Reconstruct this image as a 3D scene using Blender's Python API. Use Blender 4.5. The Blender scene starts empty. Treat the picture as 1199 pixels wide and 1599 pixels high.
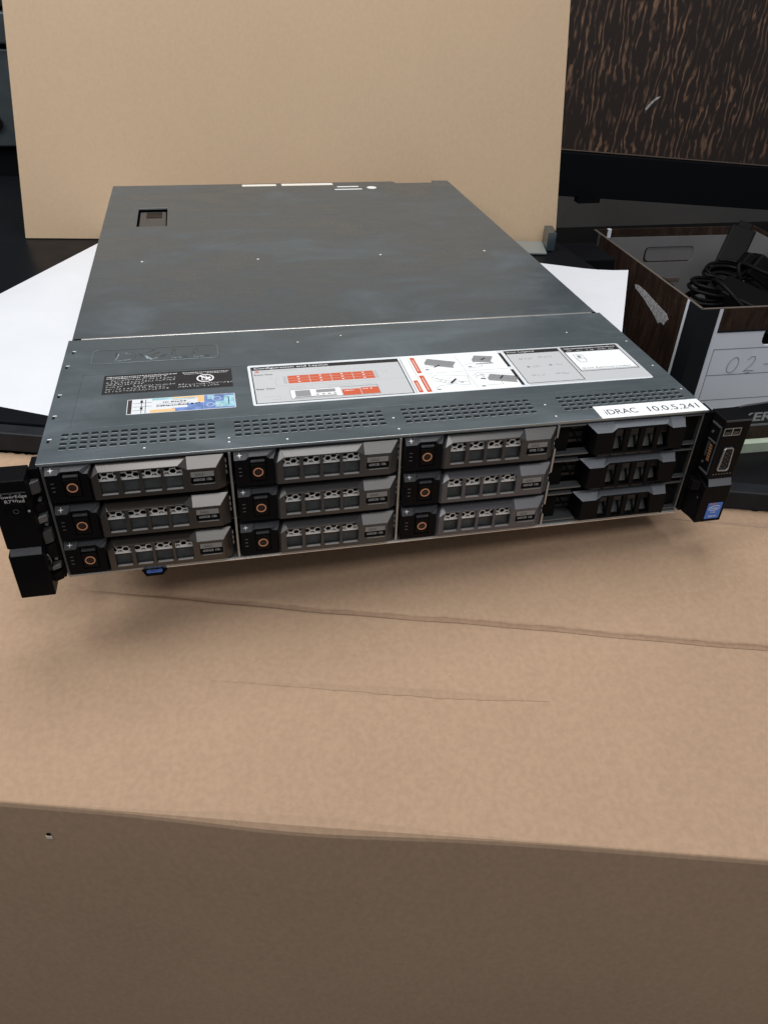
import bpy, bmesh, math, random
from mathutils import Vector, Matrix
from mathutils.geometry import tessellate_polygon
random.seed(7)
S = 0.001            # everything below is written in millimetres
sc = bpy.context.scene
COL = sc.collection
R = math.radians

# ------------------------------------------------------------------ camera
cam_d = bpy.data.cameras.new('camera')
cam = bpy.data.objects.new('camera', cam_d)
COL.objects.link(cam)
right = Vector((0.977107, -0.21018, 0.032956))
down = Vector((-0.098226, -0.583096, -0.806443))
fwd = Vector((0.188714, 0.784744, -0.590393))
m = Matrix((right, -down, -fwd)).transposed().to_4x4()
m.translation = Vector((109.891736, -408.652408, 247.870251)) * S
cam.matrix_world = m
cam_d.sensor_fit = 'VERTICAL'
cam_d.sensor_height = 24.0
cam_d.lens = 24.0 * 1200.0 / 1599.0
cam_d.clip_start = 0.01
cam_d.clip_end = 50
cam_d.dof.use_dof = False
cam_d.dof.focus_distance = 0.52
cam_d.dof.aperture_fstop = 18.0
sc.camera = cam

# ------------------------------------------------------------------ world + lamps
w = bpy.data.worlds.new('World'); sc.world = w; w.use_nodes = True
bg = w.node_tree.nodes['Background']
bg.inputs[0].default_value = (0.97, 0.97, 1.0, 1)
bg.inputs[1].default_value = 0.25
def area(name, loc, target, size, power, color, sy=None):
    l = bpy.data.lights.new(name, 'AREA'); l.energy = power; l.color = color
    l.shape = 'RECTANGLE'; l.size = size; l.size_y = sy or size
    o = bpy.data.objects.new(name, l); COL.objects.link(o)
    o.location = Vector(loc) * S
    o.rotation_euler = (Vector(target) * S - o.location).to_track_quat('-Z', 'Y').to_euler()
    return o
area('left_lamp', (-1050, -60, 1300), (150, 50, 0), 0.7, 16.0, (1.0, 0.975, 0.945), 0.9)  # unseen lamp, set far left to push the server's shadow rightward
area('ceiling_lamp', (260, 430, 1650), (220, 100, 0), 0.95, 21.0, (1.0, 0.965, 0.93))
area('front_fill_lamp', (330, -1060, 1500), (250, 200, 0), 1.4, 12.0, (1.0, 0.965, 0.93), 0.4)  # added unseen fill for the backdrop, widened so the bezel tabs glint
sc.view_settings.view_transform = 'Standard'
sc.view_settings.look = 'None'
sc.view_settings.gamma = 1.0
sc.view_settings.exposure = 0.0
sc.cycles.max_bounces = 6

# ------------------------------------------------------------------ materials
def mat(name, col, rough=0.5, metal=0.0, spec=0.5, nscale=0, namt=0.0, bump=0.0, bscale=400, stretch=(1, 1, 1), rvar=0.0, rscale=8, coat=0.0, emit=None, bdist=0.0004):
    mm = bpy.data.materials.new(name); mm.use_nodes = True
    nt = mm.node_tree; b = nt.nodes['Principled BSDF']
    b.inputs['Base Color'].default_value = (*col, 1)
    b.inputs['Roughness'].default_value = rough
    b.inputs['Metallic'].default_value = metal
    b.inputs['Specular IOR Level'].default_value = spec
    b.inputs['Coat Weight'].default_value = coat
    tc = nt.nodes.new('ShaderNodeTexCoord'); mp = nt.nodes.new('ShaderNodeMapping')
    nt.links.new(tc.outputs['Object'], mp.inputs[0]); mp.inputs['Scale'].default_value = stretch
    def noise(scale, detail=4, ro=0.6):
        n = nt.nodes.new('ShaderNodeTexNoise'); n.inputs['Scale'].default_value = scale
        n.inputs['Detail'].default_value = detail; n.inputs['Roughness'].default_value = ro
        nt.links.new(mp.outputs[0], n.inputs['Vector']); return n
    if nscale:
        n = noise(nscale)
        r = nt.nodes.new('ShaderNodeValToRGB')
        r.color_ramp.elements[0].position = 0.3; r.color_ramp.elements[1].position = 0.7
        r.color_ramp.elements[0].color = (*[c * (1 - namt) for c in col], 1)
        r.color_ramp.elements[1].color = (*[min(1, c * (1 + namt)) for c in col], 1)
        nt.links.new(n.outputs['Fac'], r.inputs[0]); nt.links.new(r.outputs[0], b.inputs['Base Color'])
    if rvar:
        n = noise(rscale, 5, 0.65)
        k = nt.nodes.new('ShaderNodeMapRange'); k.inputs[1].default_value = 0.3; k.inputs[2].default_value = 0.7
        k.inputs[3].default_value = max(0.02, rough - rvar); k.inputs[4].default_value = rough + rvar
        nt.links.new(n.outputs['Fac'], k.inputs[0]); nt.links.new(k.outputs[0], b.inputs['Roughness'])
    if bump:
        n = noise(bscale, 3)
        bp = nt.nodes.new('ShaderNodeBump'); bp.inputs['Strength'].default_value = bump; bp.inputs['Distance'].default_value = bdist
        nt.links.new(n.outputs['Fac'], bp.inputs['Height']); nt.links.new(bp.outputs[0], b.inputs['Normal'])
    return mm

def smudged(name, col, rough):
    """galvanised painted sheet steel with cloudy wipe marks, fine dust and short scratches"""
    mm = mat(name, col, rough, 0.5, 0.5)
    nt = mm.node_tree; b = nt.nodes['Principled BSDF']; L = nt.links.new
    tc = nt.nodes.new('ShaderNodeTexCoord')
    def noise(scale, st, det=5, dist=0.0):
        mp = nt.nodes.new('ShaderNodeMapping'); mp.inputs['Scale'].default_value = st
        L(tc.outputs['Object'], mp.inputs[0])
        n = nt.nodes.new('ShaderNodeTexNoise'); n.inputs['Scale'].default_value = scale; n.inputs['Detail'].default_value = det
        n.inputs['Roughness'].default_value = 0.6; n.inputs['Distortion'].default_value = dist
        L(mp.outputs[0], n.inputs['Vector']); return n
    def rng(src, a, bb, c, d):
        k = nt.nodes.new('ShaderNodeMapRange'); k.inputs[1].default_value = a; k.inputs[2].default_value = bb
        k.inputs[3].default_value = c; k.inputs[4].default_value = d; L(src, k.inputs[0]); return k
    n1 = noise(9, (1.0, 2.0, 1), 6, 0.8)
    n2 = noise(420, (1, 1, 1), 2)
    k1 = rng(n1.outputs['Fac'], 0.50, 0.74, 0.0, 1.0)
    mix = nt.nodes.new('ShaderNodeMix'); mix.data_type = 'RGBA'
    mix.inputs[6].default_value = (*col, 1); mix.inputs[7].default_value = (*[min(1, c * 1.55 + 0.03) for c in col], 1)
    kk = rng(k1.outputs[0], 0, 1, 0, 0.38); L(kk.outputs[0], mix.inputs[0])
    # pale dust specks
    v = nt.nodes.new('ShaderNodeTexVoronoi'); v.inputs['Scale'].default_value = 45
    L(tc.outputs['Object'], v.inputs['Vector'])
    ks = rng(v.outputs['Distance'], 0.02, 0.045, 1.0, 0.0)
    wv = nt.nodes.new('ShaderNodeTexWhiteNoise'); L(v.outputs['Position'], wv.inputs['Vector'])
    kw = rng(wv.outputs['Value'], 0.90, 0.92, 0.0, 0.7)
    mu = nt.nodes.new('ShaderNodeMath'); mu.operation = 'MULTIPLY'; L(ks.outputs[0], mu.inputs[0]); L(kw.outputs[0], mu.inputs[1])
    mix2 = nt.nodes.new('ShaderNodeMix'); mix2.data_type = 'RGBA'; mix2.inputs[7].default_value = (0.75, 0.78, 0.8, 1)
    L(mu.outputs[0], mix2.inputs[0]); L(mix.outputs[2], mix2.inputs[6]); L(mix2.outputs[2], b.inputs['Base Color'])
    n3 = noise(60, (0.25, 6, 1), 4, 0.3); n4 = noise(26, (1, 1.6, 1), 6, 1.2)
    q1 = nt.nodes.new('ShaderNodeMath'); q1.operation = 'MULTIPLY_ADD'; q1.inputs[1].default_value = 0.35; L(n3.outputs['Fac'], q1.inputs[0]); L(n1.outputs['Fac'], q1.inputs[2])
    q2 = nt.nodes.new('ShaderNodeMath'); q2.operation = 'MULTIPLY_ADD'; q2.inputs[1].default_value = 0.40; L(n4.outputs['Fac'], q2.inputs[0]); L(q1.outputs[0], q2.inputs[2])
    kr = rng(q2.outputs[0], 0.7, 1.1, rough - 0.08, rough + 0.16); L(kr.outputs[0], b.inputs['Roughness'])
    bp = nt.nodes.new('ShaderNodeBump'); bp.inputs['Strength'].default_value = 0.12; bp.inputs['Distance'].default_value = 0.0002
    L(n2.outputs['Fac'], bp.inputs['Height']); L(bp.outputs[0], b.inputs['Normal'])
    return mm

def board(name, col, blot=0.10):
    """kraft board: fibre blotches, faint vertical flute lines and specks"""
    mm = mat(name, col, 0.82, 0, 0.25); nt = mm.node_tree; b = nt.nodes['Principled BSDF']; L = nt.links.new
    tc = nt.nodes.new('ShaderNodeTexCoord')
    def noise(scale, st, det):
        mp = nt.nodes.new('ShaderNodeMapping'); mp.inputs['Scale'].default_value = st; L(tc.outputs['Object'], mp.inputs[0])
        n = nt.nodes.new('ShaderNodeTexNoise'); n.inputs['Scale'].default_value = scale; n.inputs['Detail'].default_value = det
        L(mp.outputs[0], n.inputs['Vector']); return n
    a = noise(270, (1, 1, 0.7), 5); c = noise(5, (1, 1, 1), 3); d = noise(900, (1, 1, 1), 2)
    e = noise(300, (1, 0.12, 1), 2)
    def mad(x, mul, add):
        q = nt.nodes.new('ShaderNodeMath'); q.operation = 'MULTIPLY_ADD'; q.inputs[1].default_value = mul
        L(x, q.inputs[0])
        if isinstance(add, float): q.inputs[2].default_value = add
        else: L(add, q.inputs[2])
        return q.outputs[0]
    st_ = nt.nodes.new('ShaderNodeMapRange'); st_.inputs[1].default_value = 0.36; st_.inputs[2].default_value = 0.64; L(a.outputs['Fac'], st_.inputs[0])
    f2 = noise(75, (1, 1, 0.55), 5); st2 = nt.nodes.new('ShaderNodeMapRange'); st2.inputs[1].default_value = 0.42; st2.inputs[2].default_value = 0.58; L(f2.outputs['Fac'], st2.inputs[0])
    s = mad(st_.outputs[0], 0.75 * blot, 1.0 - 1.9 * blot)
    s = mad(st2.outputs[0], 0.10 * blot, s)
    s = mad(c.outputs['Fac'], 1.7 * blot, s)
    s = mad(d.outputs['Fac'], 0.9 * blot, s)
    s = mad(e.outputs['Fac'], 0.6 * blot, s)
    h = nt.nodes.new('ShaderNodeVectorMath'); h.operation = 'SCALE'; h.inputs[0].default_value = col; L(s, h.inputs['Scale'])
    # dark fibre specks
    v = nt.nodes.new('ShaderNodeTexVoronoi'); v.inputs['Scale'].default_value = 60; L(tc.outputs['Object'], v.inputs['Vector'])
    k = nt.nodes.new('ShaderNodeMapRange'); k.inputs[1].default_value = 0.012; k.inputs[2].default_value = 0.03; k.inputs[3].default_value = 0.55; k.inputs[4].default_value = 1
    L(v.outputs['Distance'], k.inputs[0])
    h2 = nt.nodes.new('ShaderNodeVectorMath'); h2.operation = 'SCALE'; L(h.outputs[0], h2.inputs[0]); L(k.outputs[0], h2.inputs['Scale'])
    L(h2.outputs[0], b.inputs['Base Color'])
    bp = nt.nodes.new('ShaderNodeBump'); bp.inputs['Strength'].default_value = 0.07; bp.inputs['Distance'].default_value = 0.0004
    L(a.outputs['Fac'], bp.inputs['Height']); L(bp.outputs[0], b.inputs['Normal'])
    return mm

def streaks(name, dark, light, scale, st):
    """dark veneer with thin broken wavy pale grain lines"""
    mm = mat(name, dark, 0.4, 0, 0.3); nt = mm.node_tree; b = nt.nodes['Principled BSDF']; L = nt.links.new
    tc = nt.nodes.new('ShaderNodeTexCoord'); mp = nt.nodes.new('ShaderNodeMapping'); mp.inputs['Scale'].default_value = st
    L(tc.outputs['Object'], mp.inputs[0])
    wv = nt.nodes.new('ShaderNodeTexWave'); wv.wave_type = 'BANDS'; wv.bands_direction = 'X'; wv.inputs['Scale'].default_value = scale
    wv.inputs['Distortion'].default_value = 20; wv.inputs['Detail'].default_value = 4; wv.inputs['Detail Scale'].default_value = 0.7; wv.inputs['Detail Roughness'].default_value = 0.6
    L(mp.outputs[0], wv.inputs['Vector'])
    def noise(sc_, v, det=4):
        n = nt.nodes.new('ShaderNodeTexNoise'); n.inputs['Scale'].default_value = sc_; n.inputs['Detail'].default_value = det; L(v, n.inputs['Vector']); return n.outputs['Fac']
    def rng(x, a, c):
        k = nt.nodes.new('ShaderNodeMapRange'); k.inputs[1].default_value = a; k.inputs[2].default_value = c; L(x, k.inputs[0]); return k.outputs[0]
    def mul(x, y):
        k = nt.nodes.new('ShaderNodeMath'); k.operation = 'MULTIPLY'; L(x, k.inputs[0]); L(y, k.inputs[1]); return k.outputs[0]
    f = mul(mul(rng(wv.outputs['Fac'], 0.55, 0.95), rng(noise(80, mp.outputs[0], 6), 0.42, 0.60)), rng(noise(7, tc.outputs['Object'], 3), 0.32, 0.62))
    mx = nt.nodes.new('ShaderNodeMix'); mx.data_type = 'RGBA'; mx.inputs[6].default_value = (*dark, 1); mx.inputs[7].default_value = (*light, 1)
    L(f, mx.inputs[0]); L(mx.outputs[2], b.inputs['Base Color']); return mm

def woodgrain(name, dark, light, scale, st, thr=(0.52, 0.72), rough=0.4):
    mm = mat(name, dark, rough, 0, 0.4); nt = mm.node_tree; b = nt.nodes['Principled BSDF']; L = nt.links.new
    tc = nt.nodes.new('ShaderNodeTexCoord'); mp = nt.nodes.new('ShaderNodeMapping'); mp.inputs['Scale'].default_value = st
    L(tc.outputs['Object'], mp.inputs[0])
    n = nt.nodes.new('ShaderNodeTexNoise'); n.inputs['Scale'].default_value = scale; n.inputs['Detail'].default_value = 5
    n.inputs['Roughness'].default_value = 0.55; n.inputs['Distortion'].default_value = 0.9; L(mp.outputs[0], n.inputs['Vector'])
    n2 = nt.nodes.new('ShaderNodeTexNoise'); n2.inputs['Scale'].default_value = 160; n2.inputs['Detail'].default_value = 3
    L(tc.outputs['Object'], n2.inputs['Vector'])
    n3 = nt.nodes.new('ShaderNodeTexNoise'); n3.inputs['Scale'].default_value = 5; L(tc.outputs['Object'], n3.inputs['Vector'])
    r = nt.nodes.new('ShaderNodeValToRGB'); e = r.color_ramp.elements
    e[0].position = thr[0]; e[0].color = (*dark, 1); e[1].position = thr[1]; e[1].color = (*light, 1)
    ad = nt.nodes.new('ShaderNodeMath'); ad.operation = 'MULTIPLY_ADD'; ad.inputs[1].default_value = 0.35
    L(n3.outputs['Fac'], ad.inputs[0]); L(n.outputs['Fac'], ad.inputs[2])
    ad2 = nt.nodes.new('ShaderNodeMath'); ad2.operation = 'MULTIPLY_ADD'; ad2.inputs[1].default_value = 0.30
    L(n2.outputs['Fac'], ad2.inputs[0]); L(ad.outputs[0], ad2.inputs[2])
    sb = nt.nodes.new('ShaderNodeMath'); sb.operation = 'SUBTRACT'; sb.inputs[1].default_value = 0.32
    L(ad2.outputs[0], sb.inputs[0]); L(sb.outputs[0], r.inputs[0]); L(r.outputs[0], b.inputs['Base Color'])
    return mm

M = dict(
    cover=smudged('painted_steel_cover', (0.112, 0.142, 0.162), 0.36),
    cover_rear=smudged('painted_steel_rear_cover', (0.096, 0.122, 0.142), 0.34),
    bead=mat('bright_bead_steel', (0.21, 0.25, 0.27), 0.33, 0.6),
    sill=mat('lit_window_sill', (0.42, 0.42, 0.43), 0.3, 0.5),
    ridge=mat('worn_steel_edge', (0.42, 0.46, 0.48), 0.35, 0.8, rvar=0.08, rscale=60),
    steel=mat('zinc_steel', (0.42, 0.45, 0.47), 0.38, 0.9, nscale=60, namt=0.15),
    cage=mat('dark_cage_steel', (0.06, 0.065, 0.07), 0.5, 0.5),
    ledge=mat('cage_ledge_steel', (0.16, 0.17, 0.18), 0.45, 0.7),
    black=mat('black_plastic', (0.004, 0.004, 0.005), 0.40, 0, 0.08, bump=0.25, bscale=1500),
    grain=mat('textured_black_plastic', (0.030, 0.033, 0.040), 0.55, 0, 0.6, nscale=1800, namt=0.5, bump=0.9, bscale=1400),
    gloss=mat('glossy_black_plastic', (0.004, 0.004, 0.005), 0.25, 0, 0.08),
    void=mat('deep_black_recess', (0.004, 0.004, 0.004), 0.9, 0, 0.1),
    bez_a=mat('gunmetal_bezel', (0.030, 0.026, 0.024), 0.28, 0.25, 1.0, nscale=900, namt=0.08, coat=0.15),
    bez_b=mat('satin_grey_bezel', (0.045, 0.045, 0.047), 0.36, 0.25, 0.9, nscale=900, namt=0.10),
    bez_c=mat('pale_grey_bezel', (0.078, 0.080, 0.094), 0.36, 0.25, 0.9, nscale=900, namt=0.10),
    bez_d=mat('lit_blank_bevel', (0.13, 0.145, 0.165), 0.42, 0.3, nscale=700, namt=0.12, bump=0.3, bscale=1500),
    face=mat('drive_face_steel', (0.085, 0.09, 0.093), 0.4, 0.6, nscale=120, namt=0.25, rvar=0.1, rscale=90),
    face2=mat('bright_punched_edge', (0.55, 0.58, 0.60), 0.35, 0.5),
    hexa=mat('hex_grille_steel', (0.85, 0.88, 0.90), 0.4, 0.3),
    hexd=mat('dark_hex_grille', (0.13, 0.13, 0.135), 0.5, 0.6),
    lab_grey=mat('grey_label', (0.25, 0.255, 0.255), 0.5, 0.2),
    ink_grey=mat('grey_ink', (0.55, 0.55, 0.56), 0.6),
    ink_dim=mat('dim_ink', (0.07, 0.07, 0.075), 0.6),
    ring=mat('copper_ring', (0.66, 0.32, 0.18), 0.45, 0.2),
    ring_in=mat('dark_red_button', (0.014, 0.005, 0.004), 0.45),
    white=mat('white_ink', (0.80, 0.82, 0.85), 0.5),
    label_w=mat('white_label', (0.66, 0.71, 0.76), 0.33, 0, 0.5, coat=0.15, nscale=30, namt=0.03),
    label_g=mat('pale_grey_label', (0.50, 0.53, 0.56), 0.33, 0, 0.5, coat=0.15),
    tape=mat('white_tape', (0.80, 0.85, 0.88), 0.35, 0, 0.5, nscale=100, namt=0.03),
    ink=mat('black_ink', (0.012, 0.012, 0.015), 0.5),
    ink_mid=mat('mid_grey_ink', (0.24, 0.25, 0.27), 0.5),
    ink_lt=mat('light_grey_ink', (0.40, 0.42, 0.44), 0.5),
    orange=mat('orange_ink', (0.52, 0.10, 0.045), 0.45),
    amber=mat('amber_ink', (0.72, 0.47, 0.22), 0.45),
    blue=mat('blue_ink', (0.13, 0.22, 0.48), 0.45, nscale=150, namt=0.35),
    teal=mat('teal_ink', (0.28, 0.52, 0.60), 0.45, nscale=150, namt=0.35),
    badge=mat('blue_badge', (0.02, 0.16, 0.60), 0.3, coat=0.5),
    tab_blue=mat('blue_tab', (0.09, 0.17, 0.50), 0.4),
    tab_ink=mat('dark_blue_ink', (0.02, 0.03, 0.12), 0.5),
    kraft=board('kraft_backdrop', (0.50, 0.375, 0.255), 0.06),
    cboard=board('brown_cardboard', (0.358, 0.248, 0.168), 0.14),
    core=mat('corrugated_core', (0.42, 0.29, 0.20), 0.9, nscale=500, namt=0.4),
    paper=mat('white_poster_paper', (0.70, 0.74, 0.80), 0.42, 0, 0.4, nscale=6, namt=0.03, bump=0.35, bscale=14, bdist=0.004),
    table=mat('black_lacquer', (0.006, 0.007, 0.009), 0.35, 0, 0.06, rvar=0.08, rscale=20),
    rail=mat('black_painted_rail', (0.012, 0.014, 0.018), 0.45, 0, 0.2, nscale=40, namt=0.3),
    desk=mat('black_glass_desk', (0.008, 0.008, 0.009), 0.2, 0, 0.08, rvar=0.05, rscale=6),
    wall=mat('charcoal_wall', (0.13, 0.126, 0.122), 0.7, nscale=3, namt=0.15),
    wood_far=streaks('large_dark_woodgrain', (0.030, 0.023, 0.021), (0.24, 0.14, 0.09), 24, (1, 1, 0.36)),
    wood=woodgrain('storage_box_woodgrain', (0.022, 0.013, 0.010), (0.070, 0.040, 0.027), 60, (1.6, 1.6, 0.25), (0.42, 0.78), 0.45),
    box_white=mat('matte_white_board', (0.80, 0.86, 0.96), 0.55, nscale=20, namt=0.03),
    box_in=mat('grey_board_inside', (0.18, 0.18, 0.19), 0.8, nscale=15, namt=0.08),
    box_black=mat('black_print', (0.014, 0.016, 0.02), 0.4),
    box_edge=mat('board_edge', (0.11, 0.09, 0.075), 0.8),
    scuff=mat('white_scuff', (0.36, 0.36, 0.38), 0.8, nscale=220, namt=0.5),
    pencil=mat('pencil_grey', (0.24, 0.26, 0.31), 0.7),
    cable=mat('black_rubber', (0.004, 0.004, 0.0045), 0.5, 0, 0.12),
    clear=mat('grey_plastic_block', (0.20, 0.225, 0.225), 0.25, 0, 0.5),
    green=mat('pale_green_plate_edge', (0.50, 0.60, 0.48), 0.35, nscale=60, namt=0.08),
    rack=mat('dark_blue_grey_metal', (0.06, 0.075, 0.085), 0.4, 0.4, nscale=10, namt=0.3),
    contact=mat('gold_contacts', (0.55, 0.25, 0.08), 0.4, 0.6),
)

# ------------------------------------------------------------------ mesh helpers
class MB:
    def __init__(self): self.v = []; self.f = []
    def quad(self, *p):
        i = len(self.v); self.v += [tuple(q) for q in p]; self.f.append(tuple(range(i, i + len(p)))); return self
    def box(self, x0, x1, y0, y1, z0, z1):
        i = len(self.v)
        self.v += [(x, y, z) for z in (z0, z1) for y in (y0, y1) for x in (x0, x1)]
        self.f += [tuple(i + k for k in q) for q in ((0, 2, 3, 1), (4, 5, 7, 6), (0, 1, 5, 4), (2, 6, 7, 3), (0, 4, 6, 2), (1, 3, 7, 5))]
        return self
    def hexa(self, pts):
        """eight corners: bottom loop (4) then top loop (4)"""
        i = len(self.v); self.v += [tuple(p) for p in pts]
        self.f += [tuple(i + k for k in q) for q in ((3, 2, 1, 0), (4, 5, 6, 7), (0, 1, 5, 4), (1, 2, 6, 5), (2, 3, 7, 6), (3, 0, 4, 7))]
        return self
    def loft(self, a, b, caps=True):
        i = len(self.v); n = len(a); self.v += [tuple(p) for p in a] + [tuple(p) for p in b]
        for k in range(n):
            j = (k + 1) % n; self.f.append((i + k, i + j, i + n + j, i + n + k))
        if caps:
            self.f.append(tuple(i + k for k in range(n))[::-1]); self.f.append(tuple(i + n + k for k in range(n)))
        return self
    def plate(self, outer, holes, depth, ax):
        """flat plate with holes; outline 2-D points mapped by ax(u, v, d)"""
        loops = [outer] + holes
        tris = tessellate_polygon([[Vector((p[0], p[1], 0)) for p in lp] for lp in loops])
        flat = [p for lp in loops for p in lp]
        i = len(self.v); n = len(flat)
        self.v += [ax(p[0], p[1], 0) for p in flat] + [ax(p[0], p[1], depth) for p in flat]
        for t in tris:
            self.f.append(tuple(i + k for k in t)); self.f.append(tuple(i + n + k for k in reversed(t)))
        s = 0
        for lp in loops:
            k = len(lp)
            for q in range(k):
                a = s + q; b = s + (q + 1) % k
                self.f.append((i + a, i + b, i + n + b, i + n + a))
            s += k
        return self
    def cyl(self, c, r, h, axis='y', n=20, r2=None):
        r2 = r if r2 is None else r2
        def pt(a, rr, d):
            u, v = rr * math.cos(a), rr * math.sin(a)
            if axis == 'y': return (c[0] + u, c[1] + d, c[2] + v)
            if axis == 'z': return (c[0] + u, c[1] + v, c[2] + d)
            return (c[0] + d, c[1] + u, c[2] + v)
        A = [2 * math.pi * k / n for k in range(n)]
        return self.loft([pt(a, r, 0) for a in A], [pt(a, r2, h) for a in A])
    def ring(self, c, r0, r1, h, n=28):
        A = [2 * math.pi * k / n for k in range(n)]; i = len(self.v)
        for rr, d in ((r0, 0), (r0, h), (r1, h), (r1, 0)):
            self.v += [(c[0] + rr * math.cos(a), c[1] + d, c[2] + rr * math.sin(a)) for a in A]
        for k in range(n):
            j = (k + 1) % n
            for q in range(4):
                q2 = (q + 1) % 4
                self.f.append((i + q * n + k, i + q * n + j, i + q2 * n + j, i + q2 * n + k))
        return self
    def tube(self, pts, r, n=8):
        pts = [Vector(p) for p in pts]; i = len(self.v); prev = None
        for k, p in enumerate(pts):
            t = (pts[min(k + 1, len(pts) - 1)] - pts[max(k - 1, 0)]).normalized()
            u = t.orthogonal().normalized() if prev is None else (prev - t * prev.dot(t)).normalized()
            prev = u; vv = t.cross(u)
            for q in range(n):
                a = 2 * math.pi * q / n; self.v.append(tuple(p + u * (r * math.cos(a)) + vv * (r * math.sin(a))))
        for k in range(len(pts) - 1):
            for q in range(n):
                q2 = (q + 1) % n
                self.f.append((i + k * n + q, i + k * n + q2, i + (k + 1) * n + q2, i + (k + 1) * n + q))
        self.f.append(tuple(i + q for q in range(n))[::-1]); self.f.append(tuple(i + (len(pts) - 1) * n + q for q in range(n)))
        return self
    def build(self, name, material, parent=None, bevel=0, smooth=False, seg=2, loc=None, mat44=None):
        me = bpy.data.meshes.new(name)
        vs = [Vector(v) for v in self.v]
        if mat44 is not None: vs = [mat44 @ v for v in vs]
        me.from_pydata([tuple(v * S) for v in vs], [], self.f)
        bm = bmesh.new(); bm.from_mesh(me); bmesh.ops.recalc_face_normals(bm, faces=bm.faces); bm.to_mesh(me); bm.free()
        me.materials.append(material)
        if smooth:
            for p in me.polygons: p.use_smooth = True
        o = bpy.data.objects.new(name, me); COL.objects.link(o)
        if parent is not None: o.parent = parent
        if loc is not None: o.location = Vector(loc) * S
        if bevel:
            b = o.modifiers.new('bevel', 'BEVEL'); b.width = bevel * S; b.segments = seg; b.limit_method = 'ANGLE'; b.angle_limit = R(28)
            b.harden_normals = False
        return o

def tag(o, label=None, cat=None, group=None, kind=None):
    if label: o['label'] = label
    if cat: o['category'] = cat
    if group: o['group'] = group
    if kind: o['kind'] = kind
    return o
def empty(name, loc=(0, 0, 0), rz=0, parent=None):
    o = bpy.data.objects.new(name, None); COL.objects.link(o); o.location = Vector(loc) * S; o.rotation_euler = (0, 0, rz)
    o.empty_display_size = 0.02
    if parent is not None: o.parent = parent
    return o
def copy_tree(o, parent, loc=None):
    c = o.copy(); COL.objects.link(c); c.parent = parent
    if loc is not None: c.location = Vector(loc) * S
    for ch in list(o.children): copy_tree(ch, c)
    return c
_fonts = {}
def text(name, body, width, height, at, material, parent, plane='xy', bold=0.0, shear=0.0, lift=0.0):
    """flat lettering fitted in width x height mm, lower left corner at `at`"""
    cu = bpy.data.curves.new('lettering', 'FONT'); cu.body = body; cu.resolution_u = 3; cu.offset = bold; cu.shear = shear
    cu.space_line = 0.85
    t = bpy.data.objects.new('lettering', cu); COL.objects.link(t)
    dg = bpy.context.evaluated_depsgraph_get(); me = bpy.data.meshes.new_from_object(t.evaluated_get(dg))
    bpy.data.objects.remove(t); bpy.data.curves.remove(cu)
    xs = [v.co.x for v in me.vertices]; ys = [v.co.y for v in me.vertices]
    x0, x1, y0, y1 = min(xs), max(xs), min(ys), max(ys)
    for v in me.vertices:
        a = (v.co.x - x0) / (x1 - x0) * width; b = (v.co.y - y0) / (y1 - y0) * height
        if plane == 'xy': p = (at[0] + a, at[1] + b, at[2])
        elif plane == 'xz': p = (at[0] + a, at[1], at[2] + b)
        else: p = plane(at, a, b)
        v.co = Vector(p) * S
    me.materials.clear(); me.materials.append(material)
    o = bpy.data.objects.new(name, me); COL.objects.link(o); o.parent = parent
    return o
def oct_(x0, x1, z0, z1, c):
    return [(x0 + c, z0), (x1 - c, z0), (x1, z0 + c), (x1, z1 - c), (x1 - c, z1), (x0 + c, z1), (x0, z1 - c), (x0, z0 + c)]
XZ = lambda y: (lambda u, v, d: (u, y + d, v))
XY = lambda z: (lambda u, v, d: (u, v, z + d))

# ================================================================== SETTING
FLOOR = -352
DESKF = -60
# the desk the stand, the storage box and the cardboard carton rest on
dk = tag(empty('desk', (300, 700, -1090)), 'large black glossy desk under the low black table and the storage box', 'desk')
def dline(x): return -110 - (x + 54) * 0.32 + 34
MB().plate([(-1600 - 300, dline(-1600) - 700), (2300 - 300, dline(2300) - 700), (2300 - 300, 900), (-1600 - 300, 900)], [], -25, XY(1090 + FLOOR)).build('desktop', M['desk'], dk)
for x, y in ((-1800, -240), (1900, -1400), (1900, 820), (-1800, 820)): MB().box(x - 40, x + 40, y - 40, y + 40, 0, 1090 + FLOOR - 25).build('leg', M['rail'], dk)
tag(MB().box(-6000, 7000, -6000, 4500, -1110, -1090).build('floor', M['wall']), kind='structure')
tag(MB().box(-6000, 7000, 2700, 2760, -1089, 2500).build('back_wall', M['wall']), kind='structure')

# ------------------------------------------------------------------ low black table
ang = math.atan2(-186, 583)
d2 = Vector((math.cos(ang), math.sin(ang), 0)); n2 = Vector((-math.sin(ang), math.cos(ang), 0))
A0 = Vector((-81, 205, 0))
def T(u, wv, z): return tuple(A0 + d2 * u + n2 * wv + Vector((0, 0, z)))
tb = tag(empty('low_table', (200, 400, FLOOR)), 'low black lacquered table under the server and the white paper', 'table')
def tl(p): return (p[0] - 200, p[1] - 400, p[2] - FLOOR)
top_outline = [T(-700, 16.5, 0)[:2], T(575, 16.5, 0)[:2], (545, 300), (618, 480), (600, 760), (560, 1000), (-560, 1150)]
mb = MB().plate([(p[0] - 200, p[1] - 400) for p in top_outline], [], -20, XY(-88 - FLOOR))
mb.build('tabletop', M['table'], tb, bevel=1.5)
mb = MB(); mb.hexa([tl(T(u, wv, z)) for z in (-108, -89.5) for (u, wv) in ((-700, 0), (1400, 0), (1400, 15), (-700, 15))])
mb.build('front_rail', M['rail'], tb, bevel=2.0, seg=3)
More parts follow.
